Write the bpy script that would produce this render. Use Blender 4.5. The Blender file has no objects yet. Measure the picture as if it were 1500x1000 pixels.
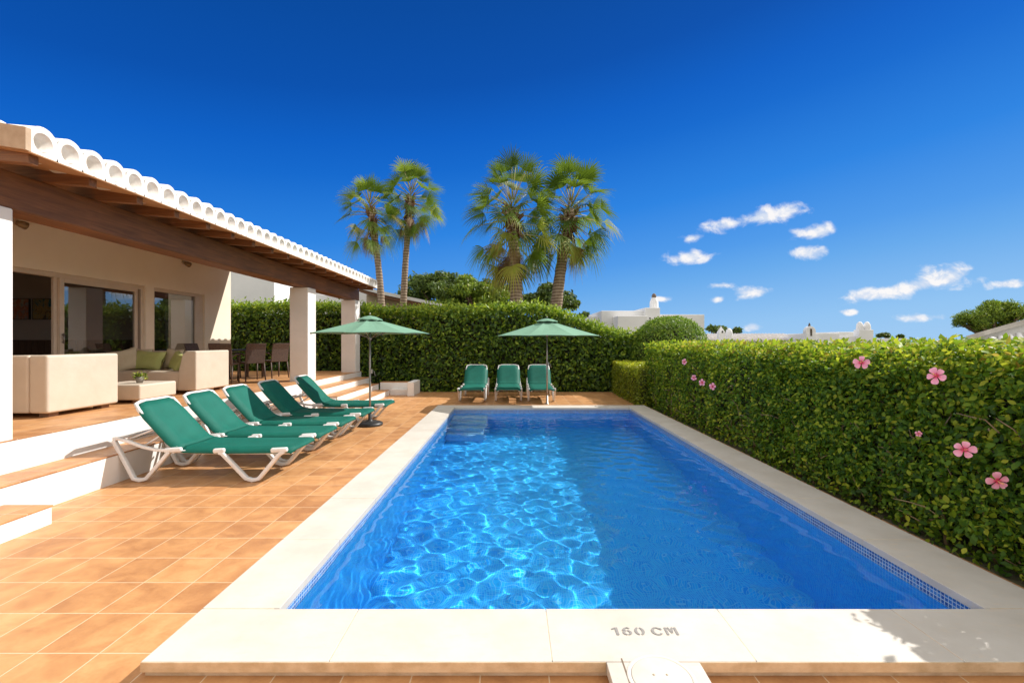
import bpy, bmesh, math, random
import numpy as np
from mathutils import Vector, Matrix
PI = math.pi
R = math.radians
random.seed(7)
rng = np.random.default_rng(11)
sc = bpy.context.scene
COL = sc.collection

# ------------------------------------------------------------------ helpers
def tag(o, label=None, cat=None, group=None, kind=None):
    if label: o['label'] = label
    if cat: o['category'] = cat
    if group: o['group'] = group
    if kind: o['kind'] = kind
    return o

def empty(name, loc=(0, 0, 0), rz=0, label=None, cat=None, group=None):
    o = bpy.data.objects.new(name, None)
    o.empty_display_size = .2
    COL.objects.link(o)
    o.location = loc
    o.rotation_euler = (0, 0, rz)
    return tag(o, label, cat, group)

def chain_origin(p):
    v = Vector((0, 0, 0))
    while p is not None:
        v += p.location
        p = p.parent
    return v

def children(o):
    return [c for c in list(COL.objects) if c.parent == o]

def copy_tree(o, parent=None, kids=None):
    if kids is None:
        kids = {}
        for c in COL.objects:
            if c.parent: kids.setdefault(c.parent.name, []).append(c)
    c = o.copy()
    COL.objects.link(c)
    c.parent = parent
    for ch in kids.get(o.name, []):
        copy_tree(ch, c, kids)
    return c

class MB:
    def __init__(s):
        s.v, s.f, s.s = [], [], []
    def add(s, v, f, smooth=False):
        n = len(s.v)
        s.v += [tuple(p) for p in v]
        s.f += [tuple(i + n for i in q) for q in f]
        s.s += [smooth] * len(f)
        return s
    def box(s, x0, x1, y0, y1, z0, z1):
        v = [(x, y, z) for z in (z0, z1) for y in (y0, y1) for x in (x0, x1)]
        return s.add(v, [(0, 2, 3, 1), (4, 5, 7, 6), (0, 1, 5, 4), (1, 3, 7, 5), (3, 2, 6, 7), (2, 0, 4, 6)])
    def obox(s, c, size, rz=0, ry=0, rx=0):
        m = Matrix.Translation(c) @ Matrix.Rotation(rz, 4, 'Z') @ Matrix.Rotation(ry, 4, 'Y') @ Matrix.Rotation(rx, 4, 'X')
        hx, hy, hz = size[0] / 2, size[1] / 2, size[2] / 2
        v = [m @ Vector((x, y, z)) for z in (-hz, hz) for y in (-hy, hy) for x in (-hx, hx)]
        return s.add(v, [(0, 2, 3, 1), (4, 5, 7, 6), (0, 1, 5, 4), (1, 3, 7, 5), (3, 2, 6, 7), (2, 0, 4, 6)])
    def prism(s, poly, axis, a, b, smooth=False):
        n = len(poly)
        def P(p, t):
            return {'x': (t, p[0], p[1]), 'y': (p[0], t, p[1]), 'z': (p[0], p[1], t)}[axis]
        v = [P(p, a) for p in poly] + [P(p, b) for p in poly]
        f = [tuple(range(n))[::-1], tuple(range(n, 2 * n))]
        s.add(v, f)
        base = len(s.v) - 2 * n
        for i in range(n):
            j = (i + 1) % n
            s.f.append((base + i, base + j, base + n + j, base + n + i)); s.s.append(smooth)
        return s
    def sweep(s, pts, sec, smooth=True, up=Vector((0, 0, 1)), closed=False):
        """sec(i) -> list of (a, b) offsets in the frame (side, up)"""
        pts = [Vector(p) for p in pts]
        n = len(pts); k = None; rows = []
        for i, p in enumerate(pts):
            if closed: d = pts[(i + 1) % n] - pts[i - 1]
            else: d = pts[min(i + 1, n - 1)] - pts[max(i - 1, 0)]
            d.normalize()
            u = up
            if abs(d.dot(u)) > .97: u = Vector((1, 0, 0))
            side = d.cross(u).normalized(); uu = side.cross(d).normalized()
            c = sec(i); k = len(c)
            rows.append([p + side * a + uu * b for a, b in c])
        v = [q for r in rows for q in r]
        f = []
        for i in range(n if closed else n - 1):
            for j in range(k):
                a0, a1 = i * k + j, i * k + (j + 1) % k
                i2 = (i + 1) % n
                f.append((a0, a1, i2 * k + (j + 1) % k, i2 * k + j))
        s.add(v, f, smooth)
        if not closed:
            base = len(s.v) - len(v)
            s.f.append(tuple(base + j for j in range(k))[::-1]); s.s.append(False)
            s.f.append(tuple(base + (n - 1) * k + j for j in range(k))); s.s.append(False)
        return s
    def tube(s, pts, r, n=8, closed=False):
        rr = (lambda i: r[i]) if isinstance(r, (list, tuple)) else (lambda i: r)
        return s.sweep(pts, lambda i: [(rr(i) * math.cos(2 * PI * j / n), rr(i) * math.sin(2 * PI * j / n)) for j in range(n)], True, closed=closed)
    def bar(s, pts, w, h, up=Vector((0, 1, 0))):
        return s.sweep(pts, lambda i: [(-w / 2, -h / 2), (w / 2, -h / 2), (w / 2, h / 2), (-w / 2, h / 2)], False, up=up)
    def lathe(s, prof, c=(0, 0, 0), n=24, smooth=True):
        v = [(c[0] + r * math.cos(2 * PI * j / n), c[1] + r * math.sin(2 * PI * j / n), c[2] + z) for r, z in prof for j in range(n)]
        f = [(i * n + j, i * n + (j + 1) % n, (i + 1) * n + (j + 1) % n, (i + 1) * n + j) for i in range(len(prof) - 1) for j in range(n)]
        s.add(v, f, smooth)
        return s
    def build(s, name, mat, parent=None, bevel=0, seg=2, recalc=True, subsurf=0):
        o0 = chain_origin(parent) if parent is not None else Vector((0, 0, 0))
        if getattr(s, 'local', False): o0 = Vector((0, 0, 0))
        me = bpy.data.meshes.new(name)
        me.from_pydata([(p[0] - o0.x, p[1] - o0.y, p[2] - o0.z) for p in s.v], [], s.f)
        me.polygons.foreach_set('use_smooth', s.s)
        if recalc:
            bm = bmesh.new(); bm.from_mesh(me)
            bmesh.ops.recalc_face_normals(bm, faces=bm.faces)
            bm.to_mesh(me); bm.free()
        me.materials.append(mat)
        o = bpy.data.objects.new(name, me)
        COL.objects.link(o)
        o.parent = parent
        if bevel:
            m = o.modifiers.new('bevel', 'BEVEL'); m.width = bevel; m.segments = seg
            m.limit_method = 'ANGLE'; m.angle_limit = R(35)
        if subsurf:
            m = o.modifiers.new('sub', 'SUBSURF'); m.levels = m.render_levels = subsurf
        return o

class LMB(MB):
    local = True

def np_mesh(name, V, F, mat, parent=None, rnd=None, smooth=False, fsz=None):
    """V (n,3) world coordinates, F (m,k) faces, rnd per-vertex float attribute"""
    o0 = chain_origin(parent) if parent is not None else Vector((0, 0, 0))
    me = bpy.data.meshes.new(name)
    V = np.asarray(V, dtype=np.float32) - np.array(o0, dtype=np.float32)
    F = np.asarray(F, dtype=np.int32)
    m, k = F.shape
    me.vertices.add(len(V)); me.vertices.foreach_set('co', V.ravel())
    me.loops.add(m * k); me.loops.foreach_set('vertex_index', F.ravel())
    me.polygons.add(m)
    me.polygons.foreach_set('loop_start', np.arange(0, m * k, k, dtype=np.int32))
    me.polygons.foreach_set('loop_total', np.full(m, k, dtype=np.int32))
    if smooth: me.polygons.foreach_set('use_smooth', np.ones(m, dtype=bool))
    me.update(calc_edges=True); me.validate()
    if rnd is not None:
        a = me.attributes.new('rnd', 'FLOAT', 'POINT')
        a.data.foreach_set('value', np.asarray(rnd, dtype=np.float32))
    me.materials.append(mat)
    o = bpy.data.objects.new(name, me); COL.objects.link(o); o.parent = parent
    return o

# ------------------------------------------------------------------ materials
class NT:
    def __init__(s, name):
        s.m = bpy.data.materials.new(name); s.m.use_nodes = True
        s.t = s.m.node_tree; s.p = s.t.nodes['Principled BSDF']; s.out = s.t.nodes['Material Output']
    def n(s, typ, **kw):
        nd = s.t.nodes.new(typ)
        for k, v in kw.items():
            if k.startswith('i_'):
                nd.inputs[k[2:].replace('_', ' ')].default_value = v
            else: setattr(nd, k, v)
        return nd
    def l(s, a, b): s.t.links.new(a, b)
    def math(s, op, a, b=None, c=None, clamp=False):
        nd = s.n('ShaderNodeMath', operation=op); nd.use_clamp = clamp
        for i, x in enumerate((a, b, c)):
            if x is None: continue
            if isinstance(x, (int, float)): nd.inputs[i].default_value = x
            else: s.l(x, nd.inputs[i])
        return nd.outputs[0]
    def vmath(s, op, a, b=None):
        nd = s.n('ShaderNodeVectorMath', operation=op)
        for i, x in enumerate((a, b)):
            if x is None: continue
            if isinstance(x, (tuple, list)): nd.inputs[i].default_value = x
            else: s.l(x, nd.inputs[i])
        return nd.outputs[0]
    def noise(s, vec, scale, detail=4, rough=.55, dist=0):
        nd = s.n('ShaderNodeTexNoise'); nd.inputs['Scale'].default_value = scale
        nd.inputs['Detail'].default_value = detail; nd.inputs['Roughness'].default_value = rough
        nd.inputs['Distortion'].default_value = dist
        if vec is not None: s.l(vec, nd.inputs['Vector'])
        return nd.outputs['Fac']
    def ramp(s, fac, stops, interp='LINEAR'):
        nd = s.n('ShaderNodeValToRGB'); cr = nd.color_ramp; cr.interpolation = interp
        while len(cr.elements) > len(stops): cr.elements.remove(cr.elements[-1])
        while len(cr.elements) < len(stops): cr.elements.new(.5)
        for e, (p, c) in zip(cr.elements, stops):
            e.position = p; e.color = (*c, 1) if len(c) == 3 else c
        s.l(fac, nd.inputs[0]); return nd.outputs[0]
    def mix(s, fac, a, b, blend='MIX'):
        nd = s.n('ShaderNodeMix', data_type='RGBA', blend_type=blend)
        for sock, x in ((nd.inputs[0], fac), (nd.inputs[6], a), (nd.inputs[7], b)):
            if isinstance(x, (int, float)): sock.default_value = x
            elif isinstance(x, (tuple, list)): sock.default_value = (*x, 1) if len(x) == 3 else x
            else: s.l(x, sock)
        return nd.outputs[2]
    def maprange(s, v, a, b, c, d, smooth=False):
        nd = s.n('ShaderNodeMapRange'); nd.interpolation_type = 'SMOOTHSTEP' if smooth else 'LINEAR'
        s.l(v, nd.inputs[0])
        for i, x in enumerate((a, b, c, d)): nd.inputs[i + 1].default_value = x
        return nd.outputs[0]
    def coord(s, which='Object'):
        return s.n('ShaderNodeTexCoord').outputs[which]
    def bump(s, h, strength=.3, dist=.01):
        nd = s.n('ShaderNodeBump'); nd.inputs['Strength'].default_value = strength; nd.inputs['Distance'].default_value = dist
        s.l(h, nd.inputs['Height']); s.l(nd.outputs[0], s.p.inputs['Normal']); return nd.outputs[0]
    def base(s, c):
        if isinstance(c, (tuple, list)): s.p.inputs['Base Color'].default_value = (*c, 1)
        else: s.l(c, s.p.inputs['Base Color'])
    def rough(s, r):
        if isinstance(r, (int, float)): s.p.inputs['Roughness'].default_value = r
        else: s.l(r, s.p.inputs['Roughness'])

def simple(name, c1, c2=None, rough=.6, scale=6, bump=0, bscale=60, bdist=.002, metal=0, stretch=(1, 1, 1), detail=5, lo=.35, hi=.65):
    t = NT(name)
    c2 = c2 or tuple(x * .85 for x in c1)
    v = t.vmath('MULTIPLY', t.coord(), stretch)
    t.base(t.ramp(t.noise(v, scale, detail), [(lo, c1), (hi, c2)]))
    t.rough(rough); t.p.inputs['Metallic'].default_value = metal
    if bump: t.bump(t.noise(v, bscale, 5, .6), bump, bdist)
    return t.m

def m_tiles(name, sx, sy, ox, oy, palette, grout, gw=.006, rough=.42, axes=(0, 1)):
    t = NT(name)
    sep = t.n('ShaderNodeSeparateXYZ'); t.l(t.coord(), sep.inputs[0])
    u = t.math('DIVIDE', t.math('SUBTRACT', sep.outputs[axes[0]], ox), sx)
    v = t.math('DIVIDE', t.math('SUBTRACT', sep.outputs[axes[1]], oy), sy)
    cu, cv = t.math('FLOOR', u), t.math('FLOOR', v)
    fu, fv = t.math('FRACT', u), t.math('FRACT', v)
    eu = t.math('MULTIPLY', t.math('MINIMUM', fu, t.math('SUBTRACT', 1, fu)), sx)
    ev = t.math('MULTIPLY', t.math('MINIMUM', fv, t.math('SUBTRACT', 1, fv)), sy)
    e = t.math('MINIMUM', eu, ev)
    wob = t.math('MULTIPLY', t.math('SUBTRACT', t.noise(t.coord(), 30, 2), .5), .003)
    g = t.maprange(t.math('ADD', e, wob), gw * .35, gw * .65, 1, 0, True)
    cid = t.n('ShaderNodeCombineXYZ'); t.l(cu, cid.inputs[0]); t.l(cv, cid.inputs[1])
    wn = t.n('ShaderNodeTexWhiteNoise', noise_dimensions='2D'); t.l(cid.outputs[0], wn.inputs['Vector'])
    off = t.vmath('MULTIPLY', wn.outputs['Color'], (37, 37, 37))
    p = t.vmath('ADD', t.coord(), off)
    n1 = t.noise(t.vmath('MULTIPLY', p, (1, 1, 1)), 5.5, 3, .5, .6)
    n2 = t.noise(p, 60, 5, .65)
    f = t.math('ADD', t.math('ADD', t.math('MULTIPLY', n1, .62), .09), t.math('MULTIPLY', t.math('SUBTRACT', wn.outputs['Value'], .5), .17))
    f = t.math('ADD', f, t.math('MULTIPLY', t.math('SUBTRACT', n2, .5), .26))
    big = t.noise(t.coord(), .35, 3)
    f = t.math('ADD', f, t.math('MULTIPLY', t.math('SUBTRACT', big, .5), .15))
    col = t.ramp(f, palette)
    t.base(t.mix(g, col, grout))
    t.rough(t.maprange(n2, .3, .7, rough - .07, rough + .12))
    h = t.math('ADD', t.math('MULTIPLY', g, -1), t.math('MULTIPLY', n2, .18))
    t.bump(h, .35, .003)
    return t.m

def m_wood(name, c1, c2, axis=1, rough=.55):
    t = NT(name)
    st = [14, 14, 14]; st[axis] = .9
    v = t.vmath('MULTIPLY', t.coord(), tuple(st))
    n = t.noise(v, 1.6, 6, .65, 1.2)
    n2 = t.noise(t.coord(), 1.3, 3)
    f = t.math('ADD', t.math('MULTIPLY', n, .7), t.math('MULTIPLY', n2, .3))
    col = t.ramp(f, [(.36, c2), (.5, tuple((a + b) / 2 for a, b in zip(c1, c2))), (.62, c1)])
    chips = t.maprange(t.noise(v, 5, 4, .7), .70, .74, 0, 1)
    col = t.mix(t.math('MULTIPLY', chips, .5), col, (.42, .28, .17))
    t.base(col); t.rough(rough)
    t.bump(n, .5, .004)
    return t.m

def m_foliage(name, stops, trans=.3, tcol=(.25, .36, .03), rough=.42, spec=.4):
    t = NT(name)
    at = t.n('ShaderNodeAttribute', attribute_name='rnd')
    big = t.noise(t.coord(), 1.1, 3)
    f = t.math('ADD', at.outputs['Fac'], t.math('MULTIPLY', t.math('SUBTRACT', big, .5), .35))
    col = t.ramp(f, stops)
    t.base(col); t.rough(rough); t.p.inputs['Specular IOR Level'].default_value = spec
    tr = t.n('ShaderNodeBsdfTranslucent')
    t.l(t.mix(1.0, col, tuple(x * 1.0 for x in tcol), 'ADD'), tr.inputs[0])
    ms = t.n('ShaderNodeMixShader'); ms.inputs[0].default_value = trans
    t.l(t.p.outputs[0], ms.inputs[1]); t.l(tr.outputs[0], ms.inputs[2]); t.l(ms.outputs[0], t.out.inputs[0])
    return t.m

WHITE = simple('white_plaster', (.82, .80, .77), (.74, .72, .685), .8, 1.6, .25, 45, .004)
WHITE2 = simple('porch_plaster', (.88, .78, .63), (.84, .73, .58), .8, 1.3, .2, 50, .003)
ROOFW = simple('whitewashed_tile', (.84, .81, .77), (.66, .60, .53), .8, 7, .3, 40, .005, lo=.45, hi=.8)
FARW = simple('far_whitewash', (.80, .79, .78), (.70, .70, .70), .8, .6)
FARROOF = simple('far_roof', (.62, .58, .53), (.45, .42, .38), .8, 2.5)
BEIGE = simple('beige_wall', (.55, .44, .30), (.46, .36, .25), .8, 1.2)
PAL_T = [(.22, (.38, .17, .065)), (.42, (.52, .255, .10)), (.56, (.60, .32, .135)), (.74, (.68, .40, .19))]
TERRA = m_tiles('terracotta_tile', .325, .34, -2.10, 2.317, PAL_T, (.66, .49, .32))
TERRA2 = m_tiles('porch_tile', .325, .34, -4.83, 2.4, PAL_T, (.60, .44, .30))
STONE = None
def m_stone():
    t = NT('cream_limestone')
    c = t.coord()
    a = t.ramp(t.noise(c, 3.0, 6, .6), [(.3, (.51, .465, .40)), (.7, (.60, .56, .50))])
    pits = t.maprange(t.noise(c, 130, 3, .7), .66, .72, 0, 1)
    st = t.maprange(t.noise(t.vmath('MULTIPLY', c, (1, 3, 1)), 9, 5, .7), .55, .75, 0, .5)
    a = t.mix(st, a, (.66, .53, .38))
    a = t.mix(t.math('MULTIPLY', pits, .45), a, (.36, .26, .17))
    t.base(a); t.rough(.62)
    t.bump(t.math('SUBTRACT', t.noise(c, 90, 4), t.math('MULTIPLY', pits, 1.5)), .3, .002)
    return t.m
STONE = m_stone()
EDGE = simple('coping_edge_stone', (.66, .52, .36), (.50, .37, .23), .75, 14, .5, 90, .003)
GROUT = simple('stone_grout', (.52, .42, .32), (.42, .33, .25), .9, 30)
def m_mosaic(name, pal, grout, s=.025, gw=.0035):
    t = NT(name)
    c = t.coord()
    sc_ = t.vmath('DIVIDE', c, (s, s, s))
    fr = t.vmath('FRACTION', t.vmath('ADD', sc_, (1000.37, 1000.37, 1000.21)))
    sep = t.n('ShaderNodeSeparateXYZ'); t.l(fr, sep.inputs[0])
    nrm = t.n('ShaderNodeSeparateXYZ'); ge = t.n('ShaderNodeNewGeometry'); t.l(ge.outputs['True Normal'], nrm.inputs[0])
    es = []
    for i in range(3):
        e = t.math('MINIMUM', sep.outputs[i], t.math('SUBTRACT', 1, sep.outputs[i]))
        flat = t.math('GREATER_THAN', t.math('ABSOLUTE', nrm.outputs[i]), .7)
        es.append(t.math('ADD', e, flat))
    e = t.math('MINIMUM', t.math('MINIMUM', es[0], es[1]), es[2])
    g = t.maprange(e, gw / s * .35, gw / s * .7, 1, 0)
    cid = t.vmath('FLOOR', t.vmath('ADD', sc_, (1000.37, 1000.37, 1000.21)))
    wn = t.n('ShaderNodeTexWhiteNoise', noise_dimensions='3D'); t.l(cid, wn.inputs['Vector'])
    n = t.noise(c, .9, 3)
    f = t.math('ADD', t.math('MULTIPLY', wn.outputs['Value'], .75), t.math('MULTIPLY', n, .25))
    t.base(t.mix(g, t.ramp(f, pal), grout))
    t.rough(.3)
    return t.m
MOS = m_mosaic('blue_mosaic', [(.1, (.004, .32, .88)), (.5, (.010, .41, .94)), (.9, (.025, .50, .96))], (.14, .56, .94))
MOSB = m_mosaic('waterline_mosaic', [(.1, (.01, .07, .28)), (.5, (.02, .13, .42)), (.9, (.05, .25, .58))], (.55, .62, .68), gw=.005)
STEPM = m_mosaic('pool_step_mosaic', [(.1, (.16, .45, .78)), (.9, (.30, .58, .86))], (.5, .68, .82))
WOOD = m_wood('dark_beam_wood', (.24, .095, .028), (.10, .038, .012), 1)
WOODX = m_wood('rafter_wood', (.27, .12, .045), (.12, .048, .018), 0)
SOFFIT = simple('soffit_board', (.46, .25, .115), (.38, .20, .09), .75, 2.5)
ALU = simple('window_aluminium', (.66, .55, .43), (.60, .49, .38), .45, 4, metal=0)
SOFA = simple('cream_leatherette', (.63, .545, .44), (.58, .495, .39), .5, 3.5, .35, 7, .012)
SOFAF = simple('sofa_foot', (.23, .13, .08), None, .6, 8)
GCUSH = simple('green_cushion', (.50, .52, .20), (.43, .46, .15), .85, 5, .4, 200, .002)
BCUSH = simple('beige_cushion', (.64, .54, .38), (.56, .46, .31), .85, 5, .4, 200, .002)
def m_sling():
    t = NT('green_sling')
    c = t.coord()
    w = t.n('ShaderNodeTexWave', wave_type='BANDS', bands_direction='X'); w.inputs['Scale'].default_value = 160; t.l(c, w.inputs[0])
    w2 = t.n('ShaderNodeTexWave', wave_type='BANDS', bands_direction='Y'); w2.inputs['Scale'].default_value = 160; t.l(c, w2.inputs[0])
    t.base(t.ramp(t.noise(c, 3.5, 5, .6), [(.3, (.002, .098, .070)), (.7, (.004, .132, .096))]))
    t.rough(.62); t.p.inputs['Specular IOR Level'].default_value = .25
    t.bump(t.math('ADD', t.math('ADD', w.outputs['Fac'], w2.outputs['Fac']), t.math('MULTIPLY', t.noise(c, 7, 3), 9)), .25, .0015)
    return t.m
SLING = m_sling()
PLAST = simple('white_resin', (.80, .79, .78), (.68, .66, .64), .38, 8, .15, 30, .002)
CANV = simple('green_canvas', (.15, .30, .205), (.13, .265, .18), .85, 2.5, .2, 300, .001)
ALUP = simple('umbrella_pole_metal', (.42, .38, .34), (.36, .33, .30), .35, 8, metal=.6)
DARKP = simple('dark_plastic', (.035, .035, .04), (.02, .02, .02), .45, 10, .2, 80, .002)
WICK = simple('brown_wicker', (.13, .085, .065), (.055, .035, .028), .6, 60, .7, 90, .004)
BLACK = simple('dark_table_top', (.03, .024, .02), (.02, .015, .012), .3, 5)
TRUNK = simple('bark', (.23, .16, .10), (.12, .08, .05), .9, 8, .8, 18, .02, stretch=(1, 1, .35))
def m_palmtrunk():
    t = NT('palm_bark')
    c = t.coord()
    w = t.n('ShaderNodeTexWave', wave_type='BANDS', bands_direction='Z'); w.inputs['Scale'].default_value = 2.6
    w.inputs['Distortion'].default_value = 2.5; w.inputs['Detail'].default_value = 3; t.l(c, w.inputs[0])
    n = t.noise(t.vmath('MULTIPLY', c, (6, 6, 1.2)), 3, 5, .65)
    f = t.math('ADD', t.math('MULTIPLY', w.outputs['Fac'], .35), t.math('MULTIPLY', n, .65))
    t.base(t.ramp(f, [(.3, (.15, .10, .065)), (.5, (.30, .21, .145)), (.7, (.40, .31, .22))]))
    t.rough(.9); t.bump(f, .9, .03)
    return t.m
PTRUNK = m_palmtrunk()
EARTH = simple('dry_earth', (.16, .13, .08), (.09, .10, .04), .95, .6, .6, 8, .03)

# foliage palettes
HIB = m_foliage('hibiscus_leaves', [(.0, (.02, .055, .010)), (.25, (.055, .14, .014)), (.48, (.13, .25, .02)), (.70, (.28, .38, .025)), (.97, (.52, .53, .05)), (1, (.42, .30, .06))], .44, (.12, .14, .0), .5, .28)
HIBL = m_foliage('clipped_hedge_leaves', [(.0, (.07, .12, .012)), (.4, (.20, .26, .018)), (.8, (.42, .44, .025)), (1, (.54, .52, .04))], .38, (.12, .15, .0))
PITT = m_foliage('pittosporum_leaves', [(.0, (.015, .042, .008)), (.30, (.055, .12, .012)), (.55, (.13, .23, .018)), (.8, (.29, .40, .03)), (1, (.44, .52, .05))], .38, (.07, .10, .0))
BUSHM = m_foliage('round_bush_leaves', [(.0, (.05, .10, .015)), (.4, (.12, .22, .02)), (.8, (.22, .33, .03)), (1, (.32, .40, .05))], .36, (.05, .09, .0), .5)
OAK = m_foliage('oak_leaves', [(.0, (.03, .06, .014)), (.4, (.07, .12, .022)), (.75, (.15, .21, .028)), (1, (.28, .32, .04))], .25, (.04, .06, .0), .55)
OAKB = m_foliage('bright_tree_leaves', [(.0, (.05, .10, .012)), (.4, (.14, .22, .02)), (.75, (.28, .37, .03)), (1, (.42, .42, .05))], .3, (.06, .09, .0), .5)
PALMF = m_foliage('palm_fronds', [(.0, (.03, .07, .010)), (.35, (.085, .165, .018)), (.66, (.19, .29, .03)), (.85, (.38, .36, .06)), (1, (.46, .30, .10))], .38, (.07, .075, .0), .55, .22)
PALMD = m_foliage('dead_fronds', [(.0, (.12, .065, .03)), (.5, (.26, .15, .07)), (1, (.40, .27, .13))], .25, (.03, .02, .0), .7)
CORE = simple('dark_hedge_core', (.035, .028, .014), (.018, .022, .008), .95, 9, .9, 14, .05)  # dark colour of the solid filler added inside foliage to block light

# ------------------------------------------------------------------ leaves
LEAF2_V = np.array([[0, 0, 0], [.45, .36, .07], [1, 0, -.06], [.45, -.36, .07]])
LEAF2_F = np.array([[0, 1, 2], [0, 2, 3]])
LEAF6_V = np.array([[0, 0, 0], [.22, .26, .05], [.55, .35, .06], [.84, .17, .0], [1, 0, -.08],
                    [.84, -.17, .0], [.55, -.35, .06], [.22, -.26, .05], [.5, 0, -.01]])
LEAF6_F = np.array([[0, 8, 1], [1, 8, 2], [2, 8, 3], [3, 8, 4], [4, 8, 5], [5, 8, 6], [6, 8, 7], [7, 8, 0]])
def unit(a): return a / np.maximum(np.linalg.norm(a, axis=1, keepdims=True), 1e-9)
def leaves(name, P, N, size, mat, parent, tmpl=2, wid=1.0, jit=.9, droop=.2, rnd=None, axis=None):
    n = len(P)
    if n == 0: return None
    nr = unit(N + jit * rng.normal(size=(n, 3)) * .6)
    ax = rng.normal(size=(n, 3)) if axis is None else axis + .35 * rng.normal(size=(n, 3))
    ax[:, 2] -= droop
    ax = unit(ax - nr * np.sum(ax * nr, axis=1, keepdims=True))
    sd = np.cross(nr, ax)
    T, F = (LEAF2_V, LEAF2_F) if tmpl == 2 else (LEAF6_V, LEAF6_F)
    L = size * rng.uniform(.6, 1.25, n)
    V = P[:, None, :] + L[:, None, None] * (T[None, :, 0:1] * ax[:, None] + wid * T[None, :, 1:2] * sd[:, None] + T[None, :, 2:3] * nr[:, None])
    k = len(T)
    Fa = (F[None] + (np.arange(n) * k)[:, None, None]).reshape(-1, 3)
    r = rng.uniform(0, 1, n) if rnd is None else rnd
    return np_mesh(name, V.reshape(-1, 3), Fa, mat, parent, np.repeat(r, k))

def wob(P, s=1.0, seed=0):
    g = np.random.default_rng(seed)
    out = np.zeros(len(P))
    for i in range(8):
        k = g.normal(size=3) * (2.2 * 1.35 ** i) * s
        out += np.sin(P @ k + g.uniform(0, 6.28)) / (1.25 ** i)
    return out / 3.2

def hedge_points(n, x0, x1, y0, y1, z0, ztop, faces, depth=.16, bump=.07, seed=0, bottom_thin=0, rnd_top=0):
    """points over the chosen faces of a clipped box hedge; ztop is a function of x, y arrays"""
    P = []; N = []
    area = {}
    zt = float(np.mean(ztop(np.array([x0, x1]), np.array([y0, y1]))))
    for f in faces:
        area[f] = {'-x': (y1 - y0) * (zt - z0), '+x': (y1 - y0) * (zt - z0), '-y': (x1 - x0) * (zt - z0), '+y': (x1 - x0) * (zt - z0), 'top': (x1 - x0) * (y1 - y0)}[f[0] if isinstance(f, tuple) else f]
        if isinstance(f, tuple): area[f] *= f[1]
    tot = sum(area.values())
    for f in faces:
        m = int(n * area[f] / tot); ff = f[0] if isinstance(f, tuple) else f
        a = rng.uniform(0, 1, m); b = rng.uniform(0, 1, m)
        d = -np.log(rng.uniform(.02, 1, m)) * depth * .4
        if ff in ('-x', '+x'):
            y = y0 + a * (y1 - y0); xx = x0 if ff == '-x' else x1
            z = z0 + b * (ztop(np.full(m, xx), y) - z0)
            sg = -1 if ff == '-x' else 1
            p = np.stack([np.full(m, float(xx)), y, z], 1); nn = np.tile([sg, 0, .25], (m, 1)).astype(float)
        elif ff in ('-y', '+y'):
            x = x0 + a * (x1 - x0); yy = y0 if ff == '-y' else y1
            z = z0 + b * (ztop(x, np.full(m, yy)) - z0)
            sg = -1 if ff == '-y' else 1
            p = np.stack([x, np.full(m, float(yy)), z], 1); nn = np.tile([0, sg, .25], (m, 1)).astype(float)
        else:
            x = x0 + a * (x1 - x0); y = y0 + b * (y1 - y0)
            p = np.stack([x, y, ztop(x, y)], 1); nn = np.tile([0, 0, 1], (m, 1)).astype(float)
        nu = unit(nn)
        off = bump * wob(p, 1.6, seed) - d
        p = p + nu * off[:, None]
        if bottom_thin:
            keep = rng.uniform(0, 1, m) < np.clip((p[:, 2] - z0) / bottom_thin + .35, 0, 1)
            p, nn = p[keep], nn[keep]
        if rnd_top and ff in ('-x', '-y', 'top'):
            ax = 0 if ff != '-y' else 1; e0 = x0 if ax == 0 else y0
            zt_ = ztop(p[:, 0], p[:, 1])
            if ff == 'top':
                q = np.clip(1 - (p[:, ax] - e0) / rnd_top, 0, 1); p[:, 2] -= q * q * rnd_top * .45
            else:
                q = np.clip(1 - (zt_ - p[:, 2]) / rnd_top, 0, 1); p[:, ax] += q * q * rnd_top * .55
        P.append(p); N.append(nn)
    return np.concatenate(P), np.concatenate(N)

def rough_box(name, x0, x1, y0, y1, z0, ztop, parent, mat=CORE, step=.25, amp=.05):
    """irregular solid dark mass added inside a hedge to block light"""
    mb = MB()
    nx = max(2, int((x1 - x0) / step)); ny = max(2, int((y1 - y0) / step)); nz = 6
    import itertools
    def pt(i, j, k):
        x = x0 + (x1 - x0) * i / nx; y = y0 + (y1 - y0) * j / ny
        zt = float(ztop(np.array([x]), np.array([y]))[0])
        z = z0 + (zt - z0) * k / nz
        h = math.sin(x * 7.1 + z * 5) * math.cos(y * 6.3 + z * 4.1) * amp
        return (x + h, y + h, z + (h if k else 0))
    idx = {}
    def vid(i, j, k):
        if (i, j, k) not in idx:
            idx[(i, j, k)] = len(mb.v); mb.v.append(pt(i, j, k))
        return idx[(i, j, k)]
    for i in range(nx):
        for j in range(ny):
            for k in (0, nz): mb.f.append((vid(i, j, k), vid(i + 1, j, k), vid(i + 1, j + 1, k), vid(i, j + 1, k)))
    for k in range(nz):
        for i in range(nx):
            for j in (0, ny): mb.f.append((vid(i, j, k), vid(i + 1, j, k), vid(i + 1, j, k + 1), vid(i, j, k + 1)))
        for j in range(ny):
            for i in (0, nx): mb.f.append((vid(i, j, k), vid(i, j + 1, k), vid(i, j + 1, k + 1), vid(i, j, k + 1)))
    mb.s = [False] * len(mb.f)
    return mb.build(name, mat, parent)

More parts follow.
